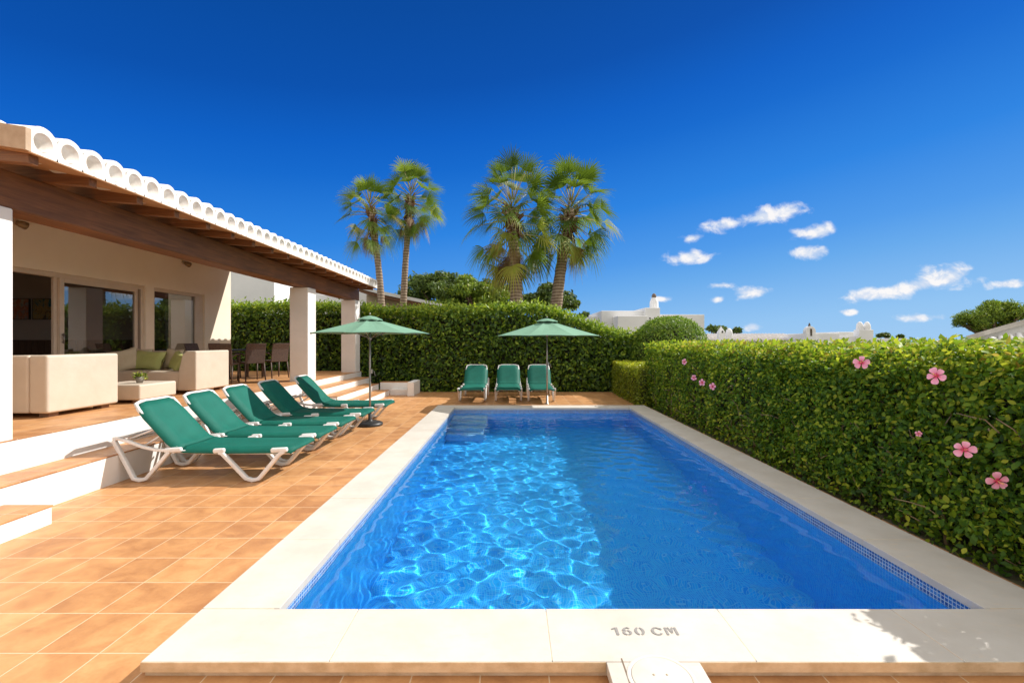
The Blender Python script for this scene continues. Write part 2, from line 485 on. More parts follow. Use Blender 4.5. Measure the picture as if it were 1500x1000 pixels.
# ------------------------------------------------------------------ camera, light, sky
cam = bpy.data.cameras.new('camera'); cam.lens = 16.0; cam.sensor_width = 36; cam.clip_end = 3000; cam.clip_start = .05
co = bpy.data.objects.new('camera', cam); COL.objects.link(co)
co.location = (0, 0, 1.585); co.rotation_euler = (R(90), 0, 0); sc.camera = co
SUN = Vector((1, .5, 1.0)).normalized()
L = bpy.data.lights.new('sun', 'SUN'); L.energy = 4.2; L.angle = R(.53); L.color = (1, .965, .91)
L.cycles.is_caustics_light = True
lo = bpy.data.objects.new('sun', L); COL.objects.link(lo)
lo.rotation_euler = SUN.to_track_quat('Z', 'Y').to_euler()

w = bpy.data.worlds.new('World'); sc.world = w; w.use_nodes = True
nt = w.node_tree
class WT(NT):
    def __init__(s, t): s.t = t
W = WT(nt)
bg = nt.nodes['Background']
sky = W.n('ShaderNodeTexSky', sky_type='NISHITA'); sky.sun_disc = False
sky.sun_elevation = math.asin(SUN.z); sky.sun_rotation = math.atan2(SUN.x, SUN.y)
sky.altitude = 50; sky.air_density = 1.0; sky.dust_density = .15; sky.ozone_density = 3.0
tc = W.n('ShaderNodeTexCoord')
sep = W.n('ShaderNodeSeparateXYZ'); W.l(tc.outputs['Generated'], sep.inputs[0])
EXPO = 2 ** .45
def lin(c): return tuple(((x / 255 + .055) / 1.055) ** 2.4 if x > 10 else x / 255 / 12.92 for x in c)
pz = W.math('SUBTRACT', sep.outputs[2], W.math('MULTIPLY', sep.outputs[0], .12))
SK = [(0.0, (160, 203, 243)), (.08, (143, 194, 242)), (.184, (101, 169, 236)), (.235, (78, 154, 234)), (.343, (40, 131, 226)),
      (.464, (12, 105, 207)), (.52, (3, 95, 198)), (.60, (0, 80, 175)), (.70, (0, 73, 160)), (1.0, (0, 62, 145))]
grd = W.ramp(W.math('ADD', pz, .1), [(a, tuple(v / EXPO for v in lin(c))) for a, c in SK])
grade = W.mix(1.0, grd, (10, 10, 10), 'MULTIPLY')
grade = W.mix(.025, grade, sky.outputs[0])
Y = W.math('MAXIMUM', sep.outputs[1], .02)
u = W.math('DIVIDE', sep.outputs[0], Y); v = W.math('DIVIDE', sep.outputs[2], Y)
CL = [(1076, 327, 50, 14, .18), (1112, 320, 50, 14, .2), (1146, 311, 48, 18, .18), (1012, 349, 26, 10, .1), (1014, 377, 48, 13, .08), (1190, 341, 36, 15, .1),
      (1182, 369, 34, 13, 0), (1052, 418, 24, 6, 0), (1105, 429, 38, 11, .1), (1052, 438, 12, 7, .2), (1268, 432, 56, 13, .12), (1300, 428, 50, 13, .15),
      (1335, 421, 50, 15, .2), (1388, 408, 52, 23, .1), (1482, 416, 40, 8, .08), (1350, 465, 46, 8, 0), (1243, 457, 14, 5, 0), (966, 438, 16, 6, 0), (1102, 480, 20, 8, 0)]
cv = W.n('ShaderNodeCombineXYZ'); W.l(u, cv.inputs[0]); W.l(W.math('MULTIPLY', v, 1.5), cv.inputs[1])
def cloud_mask(dv):
    total = None
    for cx, cy, a, b, sl in CL:
        uu = (cx - 750) / 666.7; vv = (500 - cy) / 666.7 + dv
        du = W.math('MULTIPLY', W.math('SUBTRACT', u, uu), 666.7 / a)
        dvv = W.math('MULTIPLY', W.math('SUBTRACT', W.math('SUBTRACT', v, vv), W.math('MULTIPLY', W.math('SUBTRACT', u, uu), sl)), 666.7 / b)
        d = W.math('SUBTRACT', 1, W.math('SQRT', W.math('ADD', W.math('MULTIPLY', du, du), W.math('MULTIPLY', dvv, dvv))))
        total = d if total is None else W.math('MAXIMUM', total, d)
    return total
m1 = cloud_mask(0)
nz1 = W.noise(cv.outputs[0], 17, 8, .6, .3)
nz2 = W.noise(W.vmath('ADD', cv.outputs[0], (.006, .016, 0)), 17, 8, .6, .3)
dens = W.math('ADD', m1, W.math('MULTIPLY', W.math('SUBTRACT', nz1, .5), 2.3))
al = W.maprange(dens, .05, .82, 0, .96, True)
lit = W.maprange(W.math('SUBTRACT', nz1, nz2), -.06, .06, 0, 1)
ccol = W.mix(lit, (5.2, 5.7, 6.6), (7.3, 7.1, 7.0))
front = W.math('GREATER_THAN', sep.outputs[1], .1)
al = W.math('MULTIPLY', al, front)
skyc = W.mix(al, grade, ccol)
# unseen bright cloud added overhead, behind and to the right as fill light
wv = W.math('SUBTRACT', W.math('MULTIPLY', sep.outputs[2], 1.2), sep.outputs[1])
w2 = W.math('MULTIPLY', W.math('SUBTRACT', sep.outputs[0], W.math('MULTIPLY', sep.outputs[1], 1.5)), .8)
wv = W.math('MAXIMUM', wv, w2)
nzb = W.noise(tc.outputs['Generated'], 2.6, 6, .6, .4)
cov = W.maprange(W.math('ADD', wv, W.math('MULTIPLY', W.math('SUBTRACT', nzb, .5), .5)), .14, .40, 0, .96, True)
skyc = W.mix(cov, skyc, (8.6, 8.3, 7.9))
W.l(skyc, bg.inputs[0]); bg.inputs[1].default_value = .1

# ------------------------------------------------------------------ ground
PX0, PX1, PY0, PY1 = -1.317, 2.68, 2.575, 10.38      # inner edge of the coping
OX0, OX1, OY0, OY1 = -1.755, 3.13, 2.15, 10.80       # outer edge
WX0, WX1, WY0, WY1 = PX0 - .02, PX1 + .02, PY0 - .02, PY1 + .02
def sheet(name, x0, x1, y0, y1, z, mat, hole=None):
    mb = MB()
    if hole:
        a, b, c, d = hole
        for q in ((x0, a, y0, y1), (b, x1, y0, y1), (a, b, y0, c), (a, b, d, y1)):
            mb.add([(q[0], q[2], z), (q[1], q[2], z), (q[1], q[3], z), (q[0], q[3], z)], [(0, 1, 2, 3)])
    else:
        mb.add([(x0, y0, z), (x1, y0, z), (x1, y1, z), (x0, y1, z)], [(0, 1, 2, 3)])
    return tag(mb.build(name, mat, recalc=False), kind='structure')
HOLE = (OX0 + .1, OX1 - .1, OY0 + .1, OY1 - .1)
sheet('ground', -900, 900, -300, 1500, -.02, EARTH, HOLE)
sheet('terrace', -4.437, 3.3, -3, 14.3, 0, TERRA, HOLE)

# pool shell
mb = MB()
zb = -1.62; zt0, zt1 = -.072, .028
mb.add([(WX0, WY0, zb), (WX1, WY0, zb), (WX1, WY1, zb), (WX0, WY1, zb), (WX0, WY0, zt0), (WX1, WY0, zt0), (WX1, WY1, zt0), (WX0, WY1, zt0)],
       [(0, 1, 2, 3), (0, 4, 5, 1), (1, 5, 6, 2), (2, 6, 7, 3), (3, 7, 4, 0)])
pool = tag(mb.build('pool_basin', MOS, recalc=False), kind='structure')
pool.cycles.is_caustics_receiver = True
mb = MB(); T = .03
for q in ((WX0 - T, WX0 + .0, WY0 - T, WY1 + T), (WX1, WX1 + T, WY0 - T, WY1 + T), (WX0, WX1, WY0 - T, WY0), (WX0, WX1, WY1, WY1 + T)):
    mb.box(q[0], q[1], q[2], q[3], zt0 + .001, zt1)
band = tag(mb.build('waterline_tiles', MOSB), kind='structure'); band.cycles.is_caustics_receiver = True
mb = MB()
for i in range(4):
    mb.box(WX0 + .002, -.55 + .0 * i, WY1 - .42 - .28 * i, WY1 - .002 - (.42 + .28 * (i - 1) if i else 0), zb + .001, -.28 - .27 * i)
st = tag(mb.build('submerged_steps', STEPM, bevel=.02), kind='structure'); st.cycles.is_caustics_receiver = True

# water
N_, M_ = 300, 560
xs = np.linspace(WX0, WX1, N_); ys = np.linspace(WY0, WY1, M_)
Xg, Yg = np.meshgrid(xs, ys); Z = np.zeros_like(Xg)
g = np.random.default_rng(3)
for i in range(72):
    lam = .13 * (2.6 ** (g.uniform(0, 1) ** .95)); th = g.uniform(0, 2 * PI)
    a = .00047 * (lam / .4) ** 1.4
    wx = Xg + .03 * np.sin(Yg * 2.1 + i); wy = Yg + .03 * np.sin(Xg * 2.7 + i * 1.7)
    Z += a * np.sin(2 * PI / lam * (math.cos(th) * wx + math.sin(th) * wy) + g.uniform(0, 6.28))
Z += -.055
V = np.stack([Xg, Yg, Z], -1).reshape(-1, 3)
ii, jj = np.meshgrid(np.arange(N_ - 1), np.arange(M_ - 1))
b0 = (jj * N_ + ii).ravel()
F = np.stack([b0, b0 + 1, b0 + N_ + 1, b0 + N_], 1)
t = NT('pool_water_surface'); t.t.nodes.remove(t.p)
gl = t.n('ShaderNodeBsdfGlass'); gl.inputs['IOR'].default_value = 1.33; gl.inputs['Roughness'].default_value = 0
gl.inputs['Color'].default_value = (.92, .99, 1, 1)
t.l(gl.outputs[0], t.out.inputs[0])
water = np_mesh('pool_water', V, F, t.m, smooth=True)
tag(water, kind='structure'); water.cycles.is_caustics_caster = True

# coping: cream slabs on a recessed bed
def slabs(mb, x0, x1, y0, y1, cuts, axis):
    c = [(x0 if axis == 0 else y0)] + list(cuts) + [(x1 if axis == 0 else y1)]
    for a, b in zip(c[:-1], c[1:]):
        a += .0012; b -= .0012; dz = random.uniform(-.0008, .0008)
        if axis == 0: mb.box(a, b, y0, y1, .024, .075 + dz)
        else: mb.box(x0, x1, a, b, .024, .075 + dz)
mb = MB()
slabs(mb, OX0, OX1, OY0, PY0, [-.867, .19, 1.157, 2.14], 0)
slabs(mb, OX0, PX0, PY0 + .004, OY1, [3.48, 4.39, 5.3, 6.21, 7.12, 8.03, 8.94, 9.85], 1)
slabs(mb, PX1, OX1, PY0 + .004, OY1, [3.48, 4.39, 5.3, 6.21, 7.12, 8.03, 8.94, 9.85], 1)
slabs(mb, PX0 + .004, PX1 - .004, PY1, OY1, [-.4, .6, 1.6], 0)
mb.box(.445, .885, 1.1, OY0 - .003, .024, .0752)
cop = tag(mb.build('pool_coping', STONE, bevel=.003), kind='structure')
mb = MB()
for q in ((OX0 + .012, WX0 - .012, OY0 + .012, OY1 - .012), (WX1 + .012, OX1 - .012, OY0 + .012, OY1 - .012),
          (WX0 - .011, WX1 + .011, OY0 + .012, WY0 - .012), (WX0 - .011, WX1 + .011, WY1 + .012, OY1 - .012)):
    mb.box(*q, -.01, .0736)
mb.box(.46, .87, 1.12, OY0 + .008, -.01, .0705)
tag(mb.build('coping_bed', EDGE), kind='structure')
mb = MB()
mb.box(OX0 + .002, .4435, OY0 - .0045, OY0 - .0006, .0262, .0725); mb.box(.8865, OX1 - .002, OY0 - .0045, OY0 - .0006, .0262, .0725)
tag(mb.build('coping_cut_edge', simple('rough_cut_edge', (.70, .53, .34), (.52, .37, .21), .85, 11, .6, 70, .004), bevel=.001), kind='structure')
# skimmer lid
sk = empty('skimmer_cover', (.672, 2.045, .075), label='round cream skimmer lid set in the coping tongue below the depth marking', cat='pool fitting')
mb = MB(); n = 40
mb.lathe([(.0, .003), (.128, .003), (.132, .002), (.132, .0008)], (.672, 2.045, .0755), n)
mb.build('lid', simple('lid_plastic', (.64, .60, .53), (.58, .53, .46), .5, 9), sk)
mb = MB(); mb.lathe([(.1335, .0008), (.135, .0025), (.150, .0025), (.152, .0008)], (.672, 2.045, .0755), n)
mb.build('rim', simple('rim_plastic', (.70, .66, .58), None, .5, 9), sk)
for dx in (-.03, .03):
    mb = MB(); mb.lathe([(.0, .0005), (.006, .0005), (.006, -.001)], (.672 + dx, 2.06, .0792), 10)
    mb.build('finger_hole', simple('hole_dark', (.45, .36, .26), None, .8), sk)
mb = MB(); mb.box(.519, .525, 1.1, 2.17, .0753, .0768); mb.build('seam', simple('seam_brown', (.20, .14, .09), None, .8), sk)

# depth marking: stencilled 160 CM
def ring(cx, cy, rx, ry, wx, wy, gaps, a0=0, a1=360, n=48):
    """list of quads of a stencilled ring; gaps are (centre_deg, half_deg)"""
    out = []
    for i in range(n):
        s, e = a0 + (a1 - a0) * i / n, a0 + (a1 - a0) * (i + 1) / n
        m = (s + e) / 2
        if any(abs((m - gq + 180) % 360 - 180) < hq for gq, hq in gaps): continue
        q = []
        for aa, kx, ky in ((s, rx, ry), (e, rx, ry), (e, rx - wx, ry - wy), (s, rx - wx, ry - wy)):
            q.append((cx + kx * math.cos(R(aa)), cy + ky * math.sin(R(aa))))
        out.append(q)
    return out
polys = []
def rect(x0, x1, y0, y1): polys.append([(x0, y0), (x1, y0), (x1, y1), (x0, y1)])
# 1
rect(.20, .36, 0, 1); polys.append([(.0, .70), (.17, .78), (.17, .98), (.0, .84)])
# 6
polys.extend(ring(.86, .32, .27, .33, .15, .12, [(90, 9), (270, 9)]))
polys.extend(ring(.98, .52, .39, .50, .15, .13, [], 100, 176, 20))
polys.extend(ring(.90, .66, .24, .36, .12, .13, [], 35, 88, 14))
# 0
polys.extend(ring(1.60, .5, .29, .52, .16, .13, [(90, 12), (270, 12)]))
# C
polys.extend(ring(2.62, .5, .34, .52, .17, .14, [(0, 38), (180, 0)], 0, 360, 60))
rect(2.82, 2.93, .66, .86)
# M
rect(3.10, 3.24, 0, 1); rect(3.66, 3.80, 0, 1)
polys.append([(3.27, 1.0), (3.38, 1.0), (3.48, .45), (3.42, .15)])
polys.append([(3.63, 1.0), (3.52, 1.0), (3.47, .60), (3.49, .15)])
tp = NT('stencil_paint')
tp.base(tp.ramp(tp.noise(tp.coord(), 120, 4, .7), [(.35, (.20, .19, .18)), (.60, (.29, .27, .25)), (.78, (.52, .47, .40))])); tp.rough(.7)
mk = empty('depth_marking', (.69, 2.34, .0778), label='grey stencilled 160 CM depth marking painted on the front coping', cat='marking')
for nm, test in (('number', lambda x: x < 2.0), ('unit', lambda x: x >= 2.0)):
    mb = MB()
    for p in polys:
        if test(p[0][0]): mb.add([(.522 + q[0] * .0895, 2.342 + q[1] * .062, .0778) for q in p], [tuple(range(len(p)))])
    mb.build(nm, tp.m, mk, recalc=False)

# ------------------------------------------------------------------ porch floor and steps
ZP = .64; XP = -4.83
mb = MB()
mb.box(-13, XP, -3, 14.6, -.01, ZP - .012)
tag(mb.build('porch_platform', WHITE, bevel=.012), kind='structure')
mb = MB(); mb.add([(-13, -3, ZP), (XP + .004, -3, ZP), (XP + .004, 14.6, ZP), (-13, 14.6, ZP)], [(0, 1, 2, 3)])
mb.box(-13, XP + .004, -3, 14.6, ZP - .0119, ZP - .001)
tag(mb.build('porch_floor', TERRA2, recalc=False), kind='structure')
def step(name, x0, x1, y0, y1, z):
    m = MB(); m.box(x0, x1, y0, y1, -.01, z - .014)
    a = tag(m.build(name, WHITE, bevel=.01), kind='structure')
    m = MB(); m.box(x0 + .0, x1 + .006, y0 - .004, y1 + .004, z - .0139, z)
    b = tag(m.build(name + '_tiles', TERRA2, bevel=.003), kind='structure')
step('long_step', XP + .001, -4.437, -3, 10.49, .325)
step('low_step', -4.436, -4.01, -3, 3.97, .162)
step('upper_step', XP + .001, -4.43, 10.5, 14.25, .48)
step('middle_step', -4.429, -4.03, 10.5, 13.75, .32)
step('bottom_step', -4.029, -3.63, 10.5, 13.45, .16)
lw = empty('low_wall', (-3.3, 13.8, 0), label='low white garden wall with tiled top at the far end of the porch steps', cat='wall')
mb = MB(); mb.box(-4.0, -3.05, 13.79, 14.15, -.01, .34); mb.box(-3.05, -2.86, 13.25, 14.15, -.01, .40)
mb.build('wall', WHITE, lw, bevel=.012)
mb = MB(); mb.box(-4.0, -3.06, 13.8, 14.14, .341, .352); mb.build('tile_top', TERRA2, lw)
mb = MB(); mb.box(-3.6, -3.06, 13.46, 13.78, -.01, .17); mb.build('seat_block', WHITE, lw, bevel=.01)

# ------------------------------------------------------------------ house with porch
H = empty('villa', (-8.0, 8.0, 0), label='white villa with open porch, dark beams and whitewashed tile roof edge', cat='house')
FX = -7.6
mb = MB()
mb.box(FX - .25, FX, -3, 12.3, 2.735, 4.05)
mb.box(FX - .25, FX, -3, 3.0, ZP, 2.735)
mb.box(FX - .25, FX, 9.44, 9.66, ZP, 2.735)
mb.box(FX - .25, FX, 11.26, 12.3, ZP, 2.735)
mb.box(-13, FX - .251, 12.05, 12.3, ZP, 4.05)
mb.build('wall', WHITE2, H)
INT = simple('interior_paint', (.50, .47, .45), (.46, .43, .41), .8, 2)
mb = MB()
mb.box(-12.8, FX - .251, 10.3, 10.4, ZP + .001, 3.1)
mb.box(-12.9, -12.8, -3, 12, ZP + .001, 3.1)
mb.box(-12.8, FX - .251, -3, -2.9, ZP + .001, 3.1)
mb.box(-12.8, FX - .251, -2.9, 10.3, 3.1, 3.2)
mb.build('interior_wall', INT, H)
mb = MB(); mb.box(-12.7, FX - .3, 10.26, 10.298, ZP + .002, 1.62)
for i in range(34): mb.box(-12.69 + i * .145, -12.69 + i * .145 + .12, 10.25, 10.259, ZP + .05, 1.60)
mb.build('wainscot', m_wood('wainscot_wood', (.16, .10, .07), (.08, .05, .035), 2), H)
# pillars
for y0, y1 in ((3.97, 4.41), (10.77, 11.21), (14.02, 14.46)):
    mb = MB(); mb.box(-5.265, XP + .002, y0, y1, ZP - .02, 2.868)
    mb.build('pillar', WHITE, H, bevel=.018, seg=3)
mb = MB(); mb.box(-5.2, -4.86, 3.2, 14.48, 2.87, 3.235)
mb.build('beam', WOOD, H, bevel=.012)
# roof
XE, ZE, SL = -4.3, 3.28, .155
def zu(x): return ZE + SL * (XE - x)
YS, YE, YI = 4.05, 14.5, 12.42
ROOF = MB()
def slope_slab(mb, x0, x1, y0, y1, d0, d1):
    mb.prism([(x0, zu(x0) + d0), (x1, zu(x1) + d0), (x1, zu(x1) + d1), (x0, zu(x0) + d1)], 'y', y0, y1)
slope_slab(ROOF, -9.2, XE - .45, YS + .02, YI, .05, .20)
slope_slab(ROOF, -5.55, XE - .45, YI + .001, YE - .02, .05, .20)
roof = ROOF.build('roof', ROOFW, H)
mb = MB(); slope_slab(mb, -9.19, -4.96, YS + .03, YI - .01, .025, .049); mb.build('ceiling', WHITE, roof)
mb = MB(); slope_slab(mb, -4.95, XE - .4605, YS + .002, YI - .01, -.009, .049); slope_slab(mb, -5.54, XE - .4605, YI - .009, YE - .03, -.009, .049)
mb.build('soffit', SOFFIT, roof)
mb = MB()
mb.prism([(XE + .003, ZE + .0), (XE + .003, ZE + .20), (-9.2, zu(-9.2) + .22), (-9.2, zu(-9.2))], 'y', YS - .03, YS + .018)
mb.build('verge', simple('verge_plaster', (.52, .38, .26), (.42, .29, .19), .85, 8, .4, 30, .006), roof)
# eave: plastered face with round hollows under each cover tile
pitch = .256; nc = int(round((YE - YS) / pitch)); pitch = (YE - YS) / nc
mb = MB(); CT = MB()
K = 32
for c in range(nc):
    yc = YS + pitch * (c + .5); dz = random.uniform(-.005, .005); hr = .090 + random.uniform(-.003, .003)
    cz = ZE + .118
    inn, out_ = [], []
    for k in range(K):
        a = 2 * PI * k / K; cc, ss = math.cos(a), math.sin(a)
        inn.append((yc + hr * cc, cz + hr * 1.04 * ss))
        cand = [1e9]
        if abs(cc) > 1e-6: cand.append(pitch / 2 / abs(cc))
        if ss < -1e-6: cand.append((cz - ZE) / -ss)
        q = .015 * ss; r = .13 + dz
        cand.append(q + math.sqrt(q * q + r * r - .015 ** 2))
        d = min(cand) if ss > -.05 else min(cand[:3])
        out_.append((yc + d * cc, cz + d * ss))
    x0, x1 = XE + .0, XE - .42
    v = [(x0, p[0], p[1]) for p in out_] + [(x0, p[0], p[1]) for p in inn] + [(x1, p[0], p[1] + SL * .1) for p in inn]
    f = [(k, (k + 1) % K, K + (k + 1) % K, K + k) for k in range(K)]
    mb.add(v, f)
    base = len(mb.v) - 3 * K
    for k in range(K):
        mb.f.append((base + K + k, base + K + (k + 1) % K, base + 2 * K + (k + 1) % K, base + 2 * K + k)); mb.s.append(True)
    mb.f.append(tuple(base + 2 * K + k for k in range(K))); mb.s.append(False)
    # cover tile: half barrel running up the slope and standing a little proud
    xe = -9.1 if yc < YI else -5.5
    ns = 12
    def arc(r, x, z0): return [(x, yc + r * math.cos(PI * k / ns), z0 + r * 1.02 * math.sin(PI * k / ns)) for k in range(ns + 1)]
    nseg = int((XE - xe) / .42) + 1
    for sgi in range(nseg):
        xa = XE + .035 - sgi * .42 if sgi else XE - .012
        ro, ri = (.124 if sgi else .118) + dz * .5, .104
        xb = XE + .035 - (sgi + 1) * .42 - .02
        za = cz + .012 + SL * (XE - xa) + .012; zb_ = cz + .012 + SL * (XE - xb) - .006
        A = arc(ro, xa, za); B = arc(ro * .93, xb, zb_); C = arc(ri, xa, za); D = arc(ri * .93, xb, zb_)
        v = A + B + C + D; n1 = ns + 1
        f = []
        for k in range(ns):
            f.append((k, k + 1, n1 + k + 1, n1 + k)); f.append((2 * n1 + k, 3 * n1 + k, 3 * n1 + k + 1, 2 * n1 + k + 1)); f.append((k, 2 * n1 + k, 2 * n1 + k + 1, k + 1))
        CT.add(v, f, True)
        base = len(CT.v) - len(v)
        CT.f.append((base, base + n1, base + 3 * n1, base + 2 * n1)); CT.s.append(False)
        CT.f.append((base + ns, base + 2 * n1 + ns, base + 3 * n1 + ns, base + n1 + ns)); CT.s.append(False)
        for k in range(len(CT.s) - 2 - len(f), len(CT.s) - 2): pass
mb.box(XE - .45, XE - .001, YE, YE + .02, ZE - .008, ZE + .24)
mb.build('eave_face', ROOFW, roof, recalc=False)
CT.build('cover_tiles', ROOFW, roof)
mb = MB(); slope_slab(mb, XE - .46, XE - .001, YS, YE, -.010, -.0005); mb.build('eave_board', SOFFIT, roof)
# rafters
for i in range(18):
    y = 4.157 + .5975 * i + random.uniform(-.01, .01); x1 = -4.38 + random.uniform(-.012, .012); x0 = -7.58 if y < 12.3 else -5.5
    mb = MB(); mb.prism([(x0, zu(x0) - .15), (-4.9, 3.2365), (x1, 3.196), (x1, zu(x1) + .023), (x0, zu(x0) + .023)], 'y', y - .045, y + .045)
    mb.build('rafter', WOODX, roof, bevel=.006)
# sliding door and window
def m_glass():
    t = NT('window_glass'); t.t.nodes.remove(t.p)
    g_ = t.n('ShaderNodeBsdfGlossy'); g_.inputs['Roughness'].default_value = .01; g_.inputs['Color'].default_value = (.9, .95, 1, 1)
    tr = t.n('ShaderNodeBsdfTransparent'); tr.inputs[0].default_value = (.55, .57, .55, 1)
    lw_ = t.n('ShaderNodeFresnel'); lw_.inputs[0].default_value = 1.75
    f = t.math('ADD', t.math('MULTIPLY', lw_.outputs[0], 1.6), .10, clamp=True)
    ms = t.n('ShaderNodeMixShader'); t.l(f, ms.inputs[0]); t.l(tr.outputs[0], ms.inputs[1]); t.l(g_.outputs[0], ms.inputs[2])
    t.l(ms.outputs[0], t.out.inputs[0]); return t.m
GLASS = m_glass()
door = MB()
XO = FX - .09
door.box(XO - .05, XO + .05, 3.0, 9.44, 2.66, 2.733); door.box(XO - .05, XO + .05, 3.0, 9.44, ZP + .001, ZP + .04)
door.box(XO - .05, XO + .05, 9.37, 9.438, ZP + .04, 2.66); door.box(XO - .05, XO + .05, 3.002, 3.07, ZP + .04, 2.66)
D = door.build('sliding_door', ALU, H, bevel=.004)
mb = MB(); Y0, Y1 = 7.70, 9.30
for q in ((Y0, Y0 + .075, ZP + .04, 2.66), (Y1 - .075, Y1, ZP + .04, 2.66)): mb.box(XO + .0, XO + .045, *q)
mb.box(XO, XO + .045, Y0 + .075, Y1 - .075, 2.59, 2.66); mb.box(XO, XO + .045, Y0 + .075, Y1 - .075, ZP + .04, ZP + .13)
mb.box(XO - .048, XO - .003, Y0 - .06, Y0 + .03, ZP + .04, 2.66)
mb.build('leaf_frame', ALU, D, bevel=.004)
mb = MB(); mb.add([(XO + .02, Y0 + .07, ZP + .12), (XO + .02, Y1 - .07, ZP + .12), (XO + .02, Y1 - .07, 2.6), (XO + .02, Y0 + .07, 2.6)], [(0, 1, 2, 3)])
mb.build('glass_pane', GLASS, D, recalc=False)
mb = MB(); mb.tube([(XO + .075, Y0 + .035, 1.55), (XO + .075, Y0 + .035, 1.72)], .012); mb.box(XO + .045, XO + .075, Y0 + .025, Y0 + .045, 1.56, 1.58); mb.box(XO + .045, XO + .075, Y0 + .025, Y0 + .045, 1.69, 1.71)
mb.build('handle', simple('handle_grey', (.3, .28, .26), None, .35, metal=.7), D)
wn = MB()
wn.box(XO - .05, XO + .05, 9.662, 11.258, 2.66, 2.733); wn.box(XO - .05, XO + .05, 9.662, 11.258, ZP + .001, ZP + .06)
wn.box(XO - .05, XO + .05, 9.662, 9.73, ZP + .06, 2.66); wn.box(XO - .05, XO + .05, 10.98, 11.258, ZP + .06, 2.66)
WN = wn.build('window', ALU, H, bevel=.004)
mb = MB(); mb.add([(XO + .02, 9.73, ZP + .06), (XO + .02, 10.98, ZP + .06), (XO + .02, 10.98, 2.66), (XO + .02, 9.73, 2.66)], [(0, 1, 2, 3)])
mb.build('glass_pane', GLASS, WN, recalc=False)

# wall lamps
for i, (y, lab) in enumerate(((6.95, 'small round porch wall lamp close to the nearest pillar'), (10.5, 'small round porch wall lamp above the window, near the wall corner'))):
    r_ = empty('wall_lamp', (FX, y, 3.41), label=lab, cat='lamp', group='lamps on the porch wall')
    m = LMB(); m.tube([(0.001, 0, 0), (.03, 0, 0)], .05, 16); m.tube([(.03, 0, 0), (.11, 0, -.02)], .012); m.build('bracket', ALU, r_)
    m = LMB(); m.tube([(.09, -.05, -.03), (.105, 0, -.035), (.12, .06, -.05)], [.035, .055, .062], 16); m.build('lamp_head', simple('lamp_bronze', (.28, .18, .09), None, .4, metal=.5), r_)
# paintings
def painting(x0, x1, cols, lab):
    t = NT('canvas_paint')
    n = t.noise(t.coord(), 5, 5, .6, 1.5)
    t.base(t.ramp(n, [(.3 + .1 * i, c) for i, c in enumerate(cols)])); t.rough(.7)
    r_ = empty('painting', ((x0 + x1) / 2, 10.3, 2.3), label=lab, cat='picture', group='pictures on the indoor wall')
    m = MB(); m.box(x0, x1, 10.262, 10.298, 2.09, 2.54); m.build('canvas', t.m, r_)
    m = MB()
    for q in ((x0 - .012, x1 + .012, 2.54, 2.552), (x0 - .012, x1 + .012, 2.078, 2.09), (x0 - .012, x0, 2.09, 2.54), (x1, x1 + .012, 2.09, 2.54)): m.box(q[0], q[1], 10.258, 10.298, q[2], q[3])
    m.build('frame', DARKP, r_)
painting(-11.42, -10.9, [(.1, .25, .3), (.5, .45, .35), (.45, .12, .06), (.3, .3, .3)], 'abstract picture with red and cream dabs on the indoor wall')
painting(-10.8, -10.26, [(.02, .08, .14), (.05, .2, .22), (.45, .33, .12), (.1, .1, .08)], 'abstract dark blue and ochre picture on the indoor wall')

# ------------------------------------------------------------------ porch furniture
def rounded(mb_, name, mat, parent, b=.05): return mb_.build(name, mat, parent, bevel=b, seg=4)
s1 = empty('sofa', (-6.6, 6.1, ZP), label='cream outdoor sofa seen from behind, beside the nearest porch pillar', cat='sofa', group='cream sofas on the porch')
mb = MB(); mb.box(-7.35, -5.955, 5.845, 6.6, ZP + .06, 1.06); rounded(mb, 'seat', SOFA, s1, .04)
mb = MB(); mb.box(-5.95, -5.72, 5.6, 6.62, ZP + .055, 1.415); rounded(mb, 'backrest', SOFA, s1, .03)
mb = MB(); mb.box(-7.35, -5.955, 5.602, 5.84, ZP + .055, 1.412); rounded(mb, 'armrest', SOFA, s1, .03)
for x, y in ((-5.85, 5.75), (-5.85, 6.48), (-7.2, 5.75), (-7.2, 6.48)):
    mb = MB(); mb.box(x - .06, x + .06, y - .06, y + .06, ZP, ZP + .06); mb.build('leg', SOFAF, s1)
s2 = empty('sofa', (-6.5, 8.7, ZP), label='cream corner sofa with green cushions facing the ottoman', cat='sofa', group='cream sofas on the porch')
mb = MB(); mb.box(-7.45, -6.62, 8.2, 8.95, ZP + .06, 1.05); mb.box(-6.61, -5.98, 8.2, 8.95, ZP + .06, 1.05); rounded(mb, 'seat', SOFA, s2, .04)
mb = MB(); mb.prism([(-6.02, ZP + .06), (-5.68, ZP + .06), (-5.68, 1.415), (-5.86, 1.415), (-5.93, 1.36), (-6.0, 1.06)], 'y', 8.18, 9.14); rounded(mb, 'armrest', SOFA, s2, .025)
mb = MB(); mb.prism([(8.93, ZP + .06), (9.15, ZP + .06), (9.15, 1.40), (8.98, 1.40), (8.93, 1.1)], 'x', -7.5, -6.03); rounded(mb, 'backrest', SOFA, s2, .03)
for x, y in ((-5.8, 8.3), (-5.8, 9.0), (-7.3, 8.3), (-7.3, 9.0)):
    mb = MB(); mb.box(x - .06, x + .06, y - .06, y + .06, ZP, ZP + .06); mb.build('leg', SOFAF, s2)
ot = empty('ottoman', (-6.05, 7.3, ZP), label='low cream square ottoman with a small potted succulent on it', cat='ottoman')
mb = MB(); mb.box(-6.45, -5.66, 6.92, 7.68, ZP + .05, .925); rounded(mb, 'cushion', SOFA, ot, .025)
